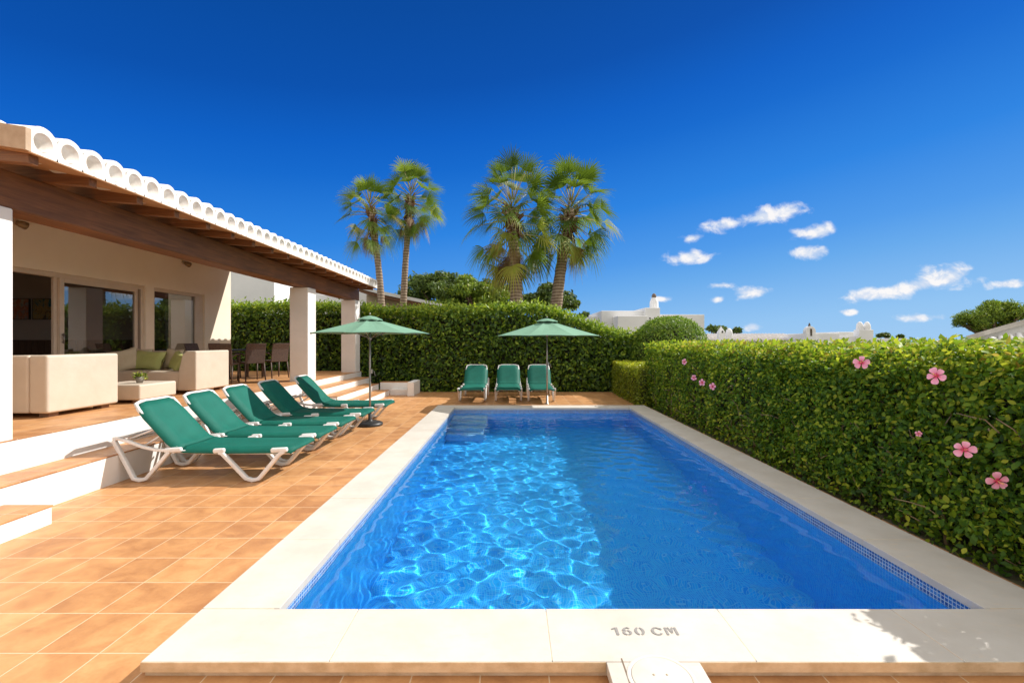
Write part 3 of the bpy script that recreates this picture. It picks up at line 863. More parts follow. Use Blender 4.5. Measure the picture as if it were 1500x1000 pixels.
for x, y in ((-5.75, 7.01), (-5.75, 7.59), (-6.36, 7.01), (-6.36, 7.59)):
    mb = MB(); mb.box(x - .05, x + .05, y - .05, y + .05, ZP, ZP + .05); mb.build('leg', SOFAF, ot)
def cushion(loc, w, h, t_, rx, rz, mat, lab, ry=0):
    n = 14; V_, F_ = [], []
    for side in (1, -1):
        for i in range(n + 1):
            for j in range(n + 1):
                a, b = 2 * i / n - 1, 2 * j / n - 1
                th = t_ / 2 * (max(0, (1 - a ** 4) * (1 - b ** 4))) ** .5 + .004
                pin = 1 - .10 * (1 - abs(a)) * abs(b) ** 3; pin2 = 1 - .10 * (1 - abs(b)) * abs(a) ** 3
                cr = .006 * math.sin(5 * a + 3 * b) * math.sin(4 * b - 2 * a)
                V_.append((a * w / 2 * pin2, side * (th + cr), b * h / 2 * pin))
    for s_ in range(2):
        o_ = s_ * (n + 1) ** 2
        for i in range(n):
            for j in range(n):
                F_.append((o_ + i * (n + 1) + j, o_ + (i + 1) * (n + 1) + j, o_ + (i + 1) * (n + 1) + j + 1, o_ + i * (n + 1) + j + 1))
    m = LMB(); m.add(V_, F_, True)
    o = m.build('cushion', mat); o.location = loc; o.rotation_euler = (rx, ry, rz)
    return tag(o, lab, 'cushion', 'cushions on the corner sofa')
cushion((-7.28, 8.55, 1.235), .44, .42, .15, R(-18), R(40), BCUSH, 'plain beige cushion furthest from the sofa arm', R(-14))
cushion((-7.22, 8.82, 1.25), .40, .42, .14, R(-14), R(8), BCUSH, 'plain beige cushion partly behind the large green cushion', .08)
cushion((-6.93, 8.68, 1.225), .60, .38, .17, R(-24), R(-4), GCUSH, 'large lime green cushion in the middle of the corner sofa', .05)
cushion((-6.58, 8.86, 1.25), .36, .38, .13, R(-12), R(-6), BCUSH, 'beige cushion tucked between the two green cushions', .05)
cushion((-6.27, 8.55, 1.20), .46, .36, .15, R(-20), R(-36), GCUSH, 'lime green cushion leaning towards the sofa arm', R(12))
pp = empty('potted_plant', (-5.93, 7.25, .926), label='small succulent in a grey pot on the ottoman', cat='plant')
mb = LMB(); mb.lathe([(0, 0), (.04, 0), (.052, .05), (.05, .10), (.042, .10), (.040, .08), (0, .08)], (0, 0, 0), 16); mb.build('pot', simple('grey_pot', (.26, .23, .20), (.2, .17, .14), .7, 20), pp)
P = rng.normal(size=(160, 3)) * np.array([.035, .035, .02]) + np.array([-5.93, 7.25, 1.03]); leaves('foliage', P, np.tile([0, 0, 1.], (160, 1)), .06, OAKB, pp, 2, .5, 1.5, -1.4)

# dining set
def dining_chair():
    r_ = empty('dining_chair')
    m = LMB()  # seat, local +y is the direction the sitter faces
    m.box(-.23, .23, -.22, .24, .42, .46); m.build('seat', WICK, r_, bevel=.015)
    m = LMB()
    pts = [(-.20, .42), (-.225, .60), (-.25, .75), (-.30, .90)]
    poly = [(y, z) for y, z in pts] + [(y - .028, z) for y, z in pts[::-1]]
    m.prism(poly, 'x', -.22, .22); m.build('backrest', WICK, r_, bevel=.01)
    for sx in (-1, 1):
        m = LMB(); m.tube([(sx * .21, .21, .43), (sx * .22, .23, 0)], [.02, .015], 8); m.build('leg', WICK, r_)
        m = LMB(); m.tube([(sx * .21, -.20, .43), (sx * .22, -.27, 0)], [.02, .015], 8); m.build('leg', WICK, r_)
        m = LMB(); m.tube([(sx * .225, -.22, .62), (sx * .24, -.05, .655), (sx * .24, .18, .65), (sx * .235, .21, .60), (sx * .22, .21, .44)], .016, 8); m.build('armrest', WICK, r_)
    return r_
ch0 = dining_chair()
chairs = [(-6.3, 11.0, R(50), 'dark wicker dining chair nearest to the second pillar, turned towards the hedge'),
          (-6.22, 11.95, R(55), 'dark wicker dining chair furthest along the pool side of the table, near the hedge'),
          (-6.47, 10.25, R(15), 'dark wicker dining chair at the table end, half hidden behind the corner sofa'),
          (-7.28, 10.75, R(-90), 'dark wicker dining chair between the table and the window'),
          (-7.28, 11.6, R(-90), 'dark wicker dining chair between the table and the wall corner')]
for i, (x, y, a, lab) in enumerate(chairs):
    c = ch0 if i == 0 else copy_tree(ch0)
    c.location = (x, y, ZP); c.rotation_euler = (0, 0, a); tag(c, lab, 'chair', 'wicker chairs round the dining table')
dt = empty('dining_table', (-6.7, 11.3, ZP), label='dark dining table under the porch in front of the hedge', cat='table')
mb = MB(); mb.box(-7.1, -6.55, 10.55, 12.15, ZP + .71, ZP + .75); mb.build('tabletop', BLACK, dt, bevel=.008)
for x in (-7.04, -6.61):
    for y in (10.56, 12.09):
        mb = MB(); mb.box(x - .03, x + .03, y - .03, y + .03, ZP, ZP + .71); mb.build('leg', WICK, dt)

# ------------------------------------------------------------------ sun loungers
def rect_sec(w, h): return lambda i: [(-w / 2, -h / 2), (w / 2, -h / 2), (w / 2, h / 2), (-w / 2, h / 2)]
def lounger():
    r_ = empty('sun_lounger')
    # seat sling
    def sling(prof, name, wtop, wide):
        m = LMB(); nseg = len(prof); cols = 9; up_, lo_ = [], []
        for i, (x, z) in enumerate(prof):
            a = prof[max(i - 1, 0)]; b = prof[min(i + 1, nseg - 1)]
            tx, tz = b[0] - a[0], b[1] - a[1]; l_ = math.hypot(tx, tz); nx_, nz_ = -tz / l_, tx / l_
            if nz_ < 0: nx_, nz_ = -nx_, -nz_
            ww = wide(i / (nseg - 1))
            for j in range(cols):
                tt = 2 * j / (cols - 1) - 1
                y = tt * ww
                sag = -.012 * (1 - tt ** 2) + (-.052 if abs(tt) == 1 else 0)
                up_.append((x + nx_ * sag, y, z + nz_ * sag)); lo_.append((x + nx_ * (sag - .012), y * .99, z + nz_ * (sag - .012)))
        V_ = up_ + lo_; F_ = []; o_ = len(up_)
        for i in range(nseg - 1):
            for j in range(cols - 1):
                a = i * cols + j
                F_.append((a, a + 1, a + cols + 1, a + cols)); F_.append((o_ + a, o_ + a + cols, o_ + a + cols + 1, o_ + a + 1))
            a = i * cols; F_.append((a, a + cols, o_ + a + cols, o_ + a)); a += cols - 1; F_.append((a, o_ + a, o_ + a + cols, a + cols))
        for j in range(cols - 1):
            F_.append((j, o_ + j, o_ + j + 1, j + 1)); a = (nseg - 1) * cols + j; F_.append((a, a + 1, o_ + a + 1, o_ + a))
        m.add(V_, F_, True); return m.build(name, SLING, r_)
    seat = [(0.0, .352), (-.03, .382), (-.1, .388), (-.5, .382), (-.9, .382), (-1.15, .384), (-1.24, .39), (-1.275, .398)]
    back = [(-1.276, .3985), (-1.33, .42), (-1.40, .475), (-1.52, .605), (-1.66, .755), (-1.735, .838), (-1.79, .898)]
    sling(seat, 'seat', 0, lambda q: .31 if q < .05 else .335)
    sling(back, 'backrest', 0, lambda q: .335 if q < .75 else (.315 if q < .95 else .235))
    # backrest frame
    m = LMB()
    rail = [(-1.30, -.29, .345), (-1.44, -.292, .425), (-1.665, -.292, .665), (-1.775, -.30, .80), (-1.825, -.285, .868), (-1.84, -.2, .888)]
    m.tube(rail + [(x, -y, z) for x, y, z in rail[::-1]], .021, 10)
    m.build('backrest_frame', PLAST, r_)
    m = LMB()
    m.tube([(-1.56, -.27, .61), (-1.90, -.27, .47), (-1.90, .27, .47), (-1.56, .27, .61)], .012, 8); m.tube([(-1.50, -.28, .54), (-1.72, -.28, .40)], .011, 8); m.tube([(-1.50, .28, .54), (-1.72, .28, .40)], .011, 8)
    m.build('support_strut', PLAST, r_)
    for sy in (-1, 1):
        y = sy * .335
        m = LMB()
        m.sweep([(-2.04, y, .485), (-1.98, y, .488), (-1.86, y, .455), (-1.70, y, .395), (-1.56, y, .362), (-1.36, y, .352), (-1.25, y * .91, .335), (-1.1, y * .81, .318), (-.8, y * .81, .316), (-.12, y * .81, .316), (-.04, y * .81, .318)],
                rect_sec(.036, .036), False)
        m.build('side_rail', PLAST, r_, bevel=.012, seg=3)
        m = LMB()
        m.sweep([(-2.03, y, .47), (-1.80, y, .035), (-1.73, y, .022), (-1.66, y, .035), (-1.40, y, .34)], rect_sec(.045, .05), False, up=Vector((0, 1, 0)))
        m.build('leg', PLAST, r_, bevel=.012, seg=3)
        m = LMB()
        m.sweep([(-.84, y, .335), (-.80, y, .32), (-.53, y, .04), (-.46, y, .022), (-.39, y, .035), (-.16, y, .31), (-.10, y, .345)], rect_sec(.045, .05), False, up=Vector((0, 1, 0)))
        m.build('leg', PLAST, r_, bevel=.012, seg=3)
        for bx, bz, bl in ((-.84, .352, .13), (-.16, .36, .19), (-1.36, .36, .20)):
            m = LMB(); m.obox((bx, y, bz), (bl, .05, .055), 0, R(-3)); m.build('bracket', PLAST, r_, bevel=.02, seg=3)
    for x, z in ((-2.02, .48), (-1.36, .335), (-.84, .325), (-.12, .33)):
        m = LMB(); m.tube([(x, -.335, z), (x, .335, z)], .017, 8); m.build('crossbar', PLAST, r_)
    return r_
l0 = lounger()
LNG = [(-2.47, 5.48, 0, 'green sling sun lounger nearest the camera, empty floor in front of it', 0),
       (-2.49, 6.27, 0, 'green sling sun lounger second from the camera in the row by the steps', 0),
       (-2.50, 7.09, 0, 'green sling sun lounger in the middle of the row of five by the steps', 0),
       (-2.47, 7.98, 0, 'green sling sun lounger shaded by the parasol, its backrest dark', 0),
       (-2.40, 9.12, 0, 'green sling sun lounger furthest from the camera in the row, behind the parasol pole', 0),
       (-1.05, 11.62, -PI / 2, 'green sling sun lounger left of the trio facing the pool by the back hedge', 1),
       (-.09, 11.66, -PI / 2, 'green sling sun lounger in the middle of the trio by the back hedge', 1),
       (.77, 11.62, -PI / 2, 'green sling sun lounger behind the pole of the far parasol by the hedge', 1)]
for i, (x, y, a, lab, gq) in enumerate(LNG):
    o = l0 if i == 0 else copy_tree(l0)
    o.location = (x, y, 0); o.rotation_euler = (0, 0, a + (random.uniform(-.012, .012) if i else 0))
    tag(o, lab, 'sun lounger', 'sun loungers facing the pool by the back hedge' if gq else 'sun loungers in a row by the porch steps')

# ------------------------------------------------------------------ parasols
def parasol(loc, r, ze, za, rz, lab, base):
    o = empty('parasol', loc, label=lab, cat='parasol', group='green parasols by the pool')
    n = 8; m = LMB(); rings = 7; sub = 4
    V_ = []
    for i in range(rings + 1):
        t_ = i / rings
        for k in range(n * sub):
            a = rz + 2 * PI * k / (n * sub); ph = (k % sub) / sub
            cosf = math.cos(PI / n) / math.cos((ph - .5) * 2 * PI / n)
            rr = r * t_ * cosf; sg = 4 * ph * (1 - ph)
            z = za - (za - ze) * (t_ ** .92) - .028 * t_ * (1 - t_) * sg * 3 + (0.012 * sg if i == rings else 0)
            V_.append((rr * math.cos(a), rr * math.sin(a), z))
    q = n * sub
    F_ = [(i * q + k, i * q + (k + 1) % q, (i + 1) * q + (k + 1) % q, (i + 1) * q + k) for i in range(rings) for k in range(q)]
    n0 = len(V_)
    V_ += [(x, y, z - .006) for x, y, z in V_]
    F_ += [tuple(i + n0 for i in f[::-1]) for f in F_]
    for k in range(q): F_.append((rings * q + k, rings * q + (k + 1) % q, n0 + rings * q + (k + 1) % q, n0 + rings * q + k))
    m.add(V_, F_, True)
    cn = m.build('canopy', CANV, o, recalc=False)
    for k in range(q): pass
    # sharp seams along the ribs
    em = cn.data
    for p in em.polygons: p.use_smooth = False
    m = LMB(); rv = r * .21; V_ = []
    for i, (t_, z) in enumerate(((0, za + .035), (.5, za + .008), (1, za - .045), (1.02, za - .062))):
        for k in range(16):
            a = rz + 2 * PI * k / 16; sc_ = 1 if k % 2 == 0 else .93
            V_.append((rv * t_ * sc_ * math.cos(a), rv * t_ * sc_ * math.sin(a), z + (0 if k % 2 == 0 else .012 * t_)))
    m.add(V_, [(i * 16 + k, i * 16 + (k + 1) % 16, (i + 1) * 16 + (k + 1) % 16, (i + 1) * 16 + k) for i in range(3) for k in range(16)])
    m.build('vent_cap', CANV, o)
    m = LMB(); m.tube([(0, 0, .02), (0, 0, za + .02)], .019, 12); m.lathe([(.0, za + .09), (.012, za + .08), (.016, za + .05), (.0, za + .05)], n=10)
    m.lathe([(.019, za - .42), (.035, za - .42), (.04, za - .38), (.019, za - .36)], n=12)
    m.build('pole', ALUP, o)
    for k in range(n):
        a = rz + 2 * PI * k / n; c, s_ = math.cos(a), math.sin(a)
        m = LMB(); m.tube([(.02 * c, .02 * s_, za - .03), (r * .5 * c, r * .5 * s_, za - (za - ze) * .5 ** .92 - .018), (r * .985 * c, r * .985 * s_, ze - .008)], .007, 6)
        m.tube([(.03 * c, .03 * s_, za - .39), (r * .5 * c, r * .5 * s_, za - (za - ze) * .5 ** .92 - .022)], .006, 6)
        m.build('rib', ALUP, o)
    m = LMB(); m.box(.018, .05, -.018, .018, .98, 1.06); m.tube([(.05, 0, 1.02), (.085, 0, 1.02), (.095, 0, .94), (.12, 0, .94)], .006, 6); m.build('crank', ALUP, o)
    if base:
        m = LMB(); m.lathe([(0, 0), (.235, 0), (.24, .02), (.232, .05), (.19, .068), (.06, .08), (.045, .10), (.034, .12), (.032, .34), (.0, .34)], n=40); m.build('base', DARKP, o)
        m = LMB(); m.tube([(.03, 0, .29), (.065, 0, .29)], .008, 6); m.lathe([(0, 0)], n=3) if False else None; m.obox((.07, 0, .29), (.015, .04, .04)); m.build('knob', DARKP, o)
    else:
        m = LMB(); m.lathe([(0, 0), (.06, 0), (.06, .012), (.026, .02), (.024, .22), (0, .22)], n=20); m.build('base', ALUP, o)
parasol((-2.69, 8.62, 0), 1.12, 1.735, 2.04, R(3), 'green parasol with round dark base beside the row of loungers', True)
parasol((.888, 11.53, 0), 1.34, 1.722, 2.135, R(22.5), 'green parasol at the far end of the pool by three loungers', False)

# ------------------------------------------------------------------ hedges
# right-hand hibiscus hedge
hr = empty('hedge', (3.9, 6, 0), label='tall clipped hibiscus hedge with pink flowers along the right of the pool', cat='hedge')
zr = lambda x, y: 1.515 + .006 * (3 - y) * 0 + .02 * np.sin(y * 2.3) + .0 * x
P, N = hedge_points(48000, 3.30, 4.6, .9, 11.3, .0, zr, ['-x', ('top', .9), '-y', '+y'], .17, .08, 5, .35, .36)
keep = P[:, 1] < 30
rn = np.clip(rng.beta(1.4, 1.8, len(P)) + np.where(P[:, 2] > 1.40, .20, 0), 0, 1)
near = P[:, 1] < 5.4
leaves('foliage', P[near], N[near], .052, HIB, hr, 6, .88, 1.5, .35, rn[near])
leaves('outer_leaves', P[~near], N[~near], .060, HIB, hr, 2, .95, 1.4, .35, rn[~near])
# extra leaves close to the camera, where the picture shows them largest
P, N = hedge_points(27000, 3.29, 4.2, 2.0, 6.2, .0, zr, ['-x', ('top', .9)], .24, .11, 9, .35, .36)
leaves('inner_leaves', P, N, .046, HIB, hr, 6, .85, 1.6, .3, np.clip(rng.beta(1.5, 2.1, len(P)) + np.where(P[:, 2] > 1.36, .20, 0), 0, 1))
rough_box('filler_core', 3.62, 4.4, 1.2, 11.05, -.01, lambda x, y: zr(x, y) - .22, hr)
# shoots on top
k = 900
P = np.stack([rng.uniform(3.28, 4.4, k), rng.uniform(1.5, 11.2, k), rng.uniform(1.50, 1.585, k)], 1)
leaves('top_shoots', P, np.tile([-.6, -.3, .5], (k, 1)), .07, HIB, hr, 2, .8, 1.2, -1.2, rng.uniform(.5, 1, k))
mb = MB()
for i in range(300):
    y = rng.uniform(2.2, 10.8); x = 3.30 + rng.uniform(.02, .2); z = rng.uniform(.03, 1.0) ** 1.3
    pts = []; d = Vector((rng.normal() * .4, rng.normal(), rng.uniform(.1, 1.4))).normalized()
    p = Vector((x, y, z)); 
    for q in range(4):
        pts.append(p.copy()); p = p + d * rng.uniform(.05, .12); d = (d + Vector((rng.normal() * .25 - .05, rng.normal() * .3, rng.normal() * .3))).normalized()
    mb.tube(pts, [.006, .005, .004, .0025], 4)
for i in range(26):
    y = 1.8 + i * .36 + rng.uniform(-.1, .1)
    mb.tube([(3.42 + rng.uniform(-.05, .05), y, 0), (3.40 + rng.uniform(-.05, .05), y + rng.uniform(-.1, .1), .35), (3.45, y + rng.uniform(-.2, .2), .9)], [.016, .012, .007], 5)
mb.build('twigs', simple('twig_bark', (.36, .25, .14), (.20, .14, .08), .9, 10), hr)
# flowers
PINK = NT('hibiscus_petal'); pc = PINK.n('ShaderNodeAttribute', attribute_name='rnd')
PINK.base(PINK.ramp(pc.outputs['Fac'], [(0, (.50, .01, .05)), (.24, (.68, .07, .17)), (.42, (.82, .28, .42)), (1, (.88, .45, .58))])); PINK.rough(.6)
STAM = simple('stamen', (.75, .12, .12), (.85, .55, .2), .6, 40)
def flower(x, y, z, r, nvec, roll, scale_petals=5):
    o = bpy.data.objects.new('flower', None)
    nv = Vector(nvec).normalized(); q = nv.to_track_quat('Z', 'Y').to_matrix() @ Matrix.Rotation(roll, 3, 'Z')
    V_, F_, A_ = [], [], []
    c = Vector((x, y, z))
    for k in range(scale_petals):
        a0 = 2 * PI * k / scale_petals + random.uniform(-.12, .12); tw = random.uniform(-.2, .2); rl = r * random.uniform(.88, 1.08)
        prof = [(0, .06), (.2, .15), (.42, .36), (.65, .52), (.85, .50), (.97, .34), (1.0, .12)]
        b = len(V_)
        for t_, w_ in prof:
            for s_ in (-1, -.5, 0, .5, 1):
                rr = rl * t_; off = s_ * w_ * rl * .72
                zz = r * (.34 * t_ ** 1.3 - .30 * t_ ** 3 + .05 * (s_ ** 2) * t_ + tw * .2 * s_ * t_ + .03 * math.sin(9 * s_ + k) * t_)
                dx, dy = rr * math.cos(a0) - off * math.sin(a0), rr * math.sin(a0) + off * math.cos(a0)
                V_.append(c + q @ Vector((dx, dy, zz))); A_.append(t_ * .95 + random.uniform(0, .04))
        for i in range(len(prof) - 1):
            for j in range(4): F_.append((b + i * 5 + j, b + i * 5 + j + 1, b + (i + 1) * 5 + j + 1, b + (i + 1) * 5 + j))
    fl = np_mesh('flower', [tuple(p) for p in V_], F_, PINK.m, hr, A_, smooth=True)
    m = MB(); m.tube([c - q @ Vector((0, 0, .02)), c + q @ Vector((.0, 0, r * .5)), c + q @ Vector((r * .1, 0, r * .85))], [.004, .0035, .005], 6)
    o0 = chain_origin(hr)
    s_ = m.build('stamen', STAM, fl)
    for vv in s_.data.vertices: pass
for x, y, z, r, nv, ro in ((3.21, 4.18, 1.39, .066, (-.75, -.65, .1), .3), (3.21, 3.44, 1.325, .064, (-.9, -.35, .25), .9),
                           (3.20, 3.22, .82, .062, (-.65, -.75, .2), .1), (3.19, 2.99, .67, .060, (-.35, -.9, -.15), .6)):
    flower(x, y, z, r, nv, ro)
for px, py in ((1001, 530), (1015, 553), (1027, 560), (1042, 566)):
    d = 3.2 * 666.7 / (px - 750); flower(3.22, d, 1.585 - (py - 500) * d / 666.7, .058, (-.8, -.6, .1), random.uniform(0, 3))
flower(3.22, 3.2 * 666.7 / 592, 1.585 - 135 * 3.2 / 592, .025, (-.6, -.8, .1), .2)

# low clipped hedge
hl = empty('hedge', (3.8, 12.6, 0), label='low yellow-green clipped hedge between the tall hedge and the back terrace', cat='hedge')
zl = lambda x, y: .99 + .0 * x
P, N = hedge_points(15000, 3.07, 4.6, 11.0, 13.95, .0, zl, ['-x', 'top', '-y', '+y'], .12, .04, 6)
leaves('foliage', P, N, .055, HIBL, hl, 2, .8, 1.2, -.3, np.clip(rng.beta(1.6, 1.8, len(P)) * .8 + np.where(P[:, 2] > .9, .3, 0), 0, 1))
rough_box('filler_core', 3.25, 4.4, 11.2, 13.8, -.01, lambda x, y: zl(x, y) - .15, hl)

# back hedge
hb = empty('hedge', (0, 15, 0), label='long dark green hedge across the back of the terrace', cat='hedge')
xsn = np.array([-14, -9.3, -6.8, -5.0, -4.2, -2.5, -1.2, 0.0, 0.8, 1.6, 2.4, 3.2, 4.2, 5.5])
zsn = np.array([2.70, 2.72, 2.78, 2.72, 2.60, 2.62, 2.60, 2.66, 2.68, 2.48, 2.16, 1.88, 1.70, 1.7])
zbk = lambda x, y: np.interp(x, xsn, zsn)
P1, N1 = hedge_points(21000, -13, -2.9, 14.85, 16.1, .0, zbk, ['-y', 'top'], .26, .14, 2)
P2, N2 = hedge_points(17000, -2.9, 4.6, 14.35, 15.8, .0, zbk, ['-y', 'top'], .26, .14, 2)
P, N = np.concatenate([P1, P2]), np.concatenate([N1, N2])
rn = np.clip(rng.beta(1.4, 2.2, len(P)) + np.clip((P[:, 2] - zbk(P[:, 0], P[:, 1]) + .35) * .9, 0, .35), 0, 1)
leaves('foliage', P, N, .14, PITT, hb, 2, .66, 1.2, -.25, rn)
k = 5200
x = rng.uniform(-13, 4.4, k); dz = np.abs(rng.normal(0, .11, k))
P = np.stack([x, np.where(x < -2.9, 14.95, 14.45) + rng.uniform(-.12, .7, k), zbk(x, x) + dz * (.6 + .6 * np.abs(wob(np.stack([x * 2, x * 0, x * 0], 1), 1, 4)))], 1)
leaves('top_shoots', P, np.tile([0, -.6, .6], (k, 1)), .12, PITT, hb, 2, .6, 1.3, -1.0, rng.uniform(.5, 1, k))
rough_box('filler_core', -12.9, -2.9, 15.2, 16.0, -.01, lambda x, y: zbk(x, y) - .3, hb, amp=.09)
rough_box('inner_filler_core', -2.85, 4.3, 14.72, 15.7, -.01, lambda x, y: zbk(x, y) - .3, hb, amp=.09)

# round bush
def ball_points(n, c, r, squash=1.0, d=.1, bump=.06, seed=1):
    q = unit(rng.normal(size=(n, 3)))
    q[:, 2] = np.where(q[:, 2] < -.55, -q[:, 2], q[:, 2])
    s_ = r * (1 + bump * wob(q * 1.2, 1.5, seed)) - np.abs(rng.normal(0, d, n))
    return np.array(c) + q * s_[:, None] * np.array([1, 1, squash]), q
bs = empty('bush', (5.0, 14.3, 0), label='large round clipped bush behind the corner where the hedges meet', cat='bush')
P, N = ball_points(15000, (4.95, 14.35, 1.12), 1.27, 1.0, .09, .05)
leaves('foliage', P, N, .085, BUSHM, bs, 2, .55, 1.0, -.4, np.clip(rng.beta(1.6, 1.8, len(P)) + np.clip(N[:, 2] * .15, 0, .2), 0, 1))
mb = MB(); mb.lathe([(0, -.9), (.7, -.6), (1.03, 0), (.8, .65), (0, 1.02)], (4.95, 14.35, 1.12), 18); mb.build('filler_core', CORE, bs)  # solid filler added inside the bush to block light, as in the hedges
mb = MB(); mb.tube([(4.95, 14.35, 0), (4.95, 14.35, .7)], [.12, .1], 8); mb.build('trunk', TRUNK, bs)

# ------------------------------------------------------------------ palms
def palm(base, mid, top, rt, R_, nup, ndown, lab, seed, skirt=0, zlow=.1):
    g = np.random.default_rng(seed)
    o = empty('palm_tree', base, label=lab, cat='palm tree', group='palms behind the back hedge')
    b, m_, t_ = Vector(base), Vector(mid), Vector(top)
    pts = []; rad = []
    n = 26
    for i in range(n + 1):
        u_ = i / n
        p = b * (1 - u_) ** 2 + m_ * 2 * u_ * (1 - u_) + t_ * u_ ** 2
        pts.append(p); rad.append(rt * (1.25 - .45 * u_) * (1 + .05 * math.sin(i * 2.7)) * (1.35 if u_ > .93 else 1))
    mb = MB(); mb.tube(pts, rad, 14); mb.build('trunk', PTRUNK, o)
    # leaf-base boots
    mb = MB()
    for i in range(60):
        a = g.uniform(0, 2 * PI); u_ = g.uniform(.80, 1.0); p = b * (1 - u_) ** 2 + m_ * 2 * u_ * (1 - u_) + t_ * u_ ** 2
        c_, s_ = math.cos(a), math.sin(a); r0 = rt * .95
        mb.tube([p + Vector((c_ * r0, s_ * r0, 0)), p + Vector((c_ * r0 * 1.4, s_ * r0 * 1.4, .12)), p + Vector((c_ * r0 * 1.9, s_ * r0 * 1.9, .2 if u_ > .9 else -.02))], [.045, .035, .018], 5)
    mb.build('leaf_bases', simple('palm_boot', (.20, .10, .05), (.12, .06, .03), .9, 12, .5, 40, .01), o)
    def fronds(count, elevs, mat, name, rlo, rhi, size, droopk, zr_=0):
        VV, FF, AA, PV = [], [], [], MB()
        ga = 2.39996
        for i in range(count):
            az = i * ga + g.uniform(-.3, .3); el = elevs(i / max(1, count - 1)) + g.uniform(-.12, .12)
            d = Vector((math.cos(az) * math.cos(el), math.sin(az) * math.cos(el), math.sin(el)))
            up_ = Vector((0, 0, 1)); side = d.cross(up_)
            if side.length < 1e-3: side = Vector((1, 0, 0))
            side.normalize(); nrm = side.cross(d).normalized()
            start = t_ + Vector((0, 0, -.22 + .55 * max(el, -1.4) / 1.5 - zr_ * g.uniform(0, 1))) + d * rt * .6
            pl = size * g.uniform(.34, .58)
            sagp = .10 * pl * math.cos(el)
            hub = start + d * pl - Vector((0, 0, sagp))
            PV.tube([start, start + d * pl * .5 - Vector((0, 0, sagp * .2)), hub], [.022, .016, .011], 5)
            d2 = (d * 1.0 - Vector((0, 0, (.22 if el > .75 else .48) * math.cos(el)))).normalized()
            nrm2 = side.cross(d2).normalized()
            roll = g.uniform(-.9, .9)
            S2 = side * math.cos(roll) + nrm2 * math.sin(roll); N2_ = nrm2 * math.cos(roll) - side * math.sin(roll)
            nseg = 20; bl = size * g.uniform(.42, .55); tone = rlo + (rhi - rlo) * g.uniform(0, 1) ** .9
            spread = R(g.uniform(66, 98))
            for k in range(nseg):
                f_ = (k + .5) / nseg * 2 - 1; a = f_ * spread
                dr = d2 * math.cos(a) + S2 * math.sin(a)
                tl = bl * (1 - .22 * abs(f_) ** 2) * g.uniform(.9, 1.08)
                hw = math.sin(spread / nseg) * .92
                pleat = .10 if k % 2 else -.02
                b0_ = len(VV)
                drp = droopk * g.uniform(.7, 1.4)
                cr = dr.cross(N2_).normalized()
                for t2, wf in ((0.02, .25), (.30, 1.0), (.52, 1.05), (.78, .50), (1.0, .05)):
                    rr = tl * t2
                    c_ = hub + dr * rr * (1 - .10 * t2 * t2) + N2_ * (bl * (.16 * math.sin(t2 * 2.2)) * (abs(f_) ** 1.0) - bl * .04 * (t2)) - Vector((0, 0, 1)) * drp * tl * (t2 ** 2.6)
                    w_ = tl * .33 * hw * wf * (1.0 if t2 > .1 else .4) * 1.0
                    VV.append(c_ - cr * w_); VV.append(c_ + N2_ * pleat * w_ * 3.2); VV.append(c_ + cr * w_)
                    tn = tone + (.22 if t2 > .9 else .05 if t2 > .7 else 0) + g.uniform(-.05, .05); AA += [tn] * 3
                for q in range(4):
                    c0 = b0_ + q * 3
                    FF.append((c0, c0 + 1, c0 + 4, c0 + 3)); FF.append((c0 + 1, c0 + 2, c0 + 5, c0 + 4))
        np_mesh(name, [tuple(p) for p in VV], FF, mat, o, np.clip(AA, 0, 1), smooth=False)
        PV.build(name + '_stalks', simple('petiole_green', (.30, .34, .09), (.36, .26, .11), .6, 6), o)
    fronds(nup, lambda q: 1.38 - 1.55 * q ** .85, PALMF, 'crown', .02, .72, R_, .16)
    fronds(ndown, lambda q: -.05 - 1.05 * q, PALMF, 'lower_crown', .15, .95, R_ * .98, .34, zlow)
    if skirt: fronds(skirt, lambda q: -.85 - .6 * q, PALMD, 'dead_leaves', .1, .9, R_ * .72, .5, zlow * 1.3)
    return o
def at(px, py, d): return ((px - 750) * d / 666.7, d, 1.585 - (py - 500) * d / 666.7)
def gp(px, d): return ((px - 750) * d / 666.7, d, 0)
palm(gp(562, 19), at(562, 410, 19.2), at(542, 306, 19), .135, 1.55, 30, 12, 'slender shorter palm leaning left above the porch roof end', 1, 7)
palm(gp(588, 20.2), at(590, 400, 20.2), at(602, 288, 20.2), .135, 1.62, 31, 12, 'slender straight palm just behind the leaning one, taller crown', 2, 9)
palm(gp(759, 17), at(758, 430, 17), at(750, 306, 17), .235, 2.08, 38, 28, 'stout palm behind the hedge with a long drooping skirt', 3, 8, .75)
palm(gp(806, 17.9), at(812, 430, 17.9), at(836, 308, 18.1), .225, 2.12, 37, 18, 'stout palm leaning right beside the other stout palm', 4, 4, .15)

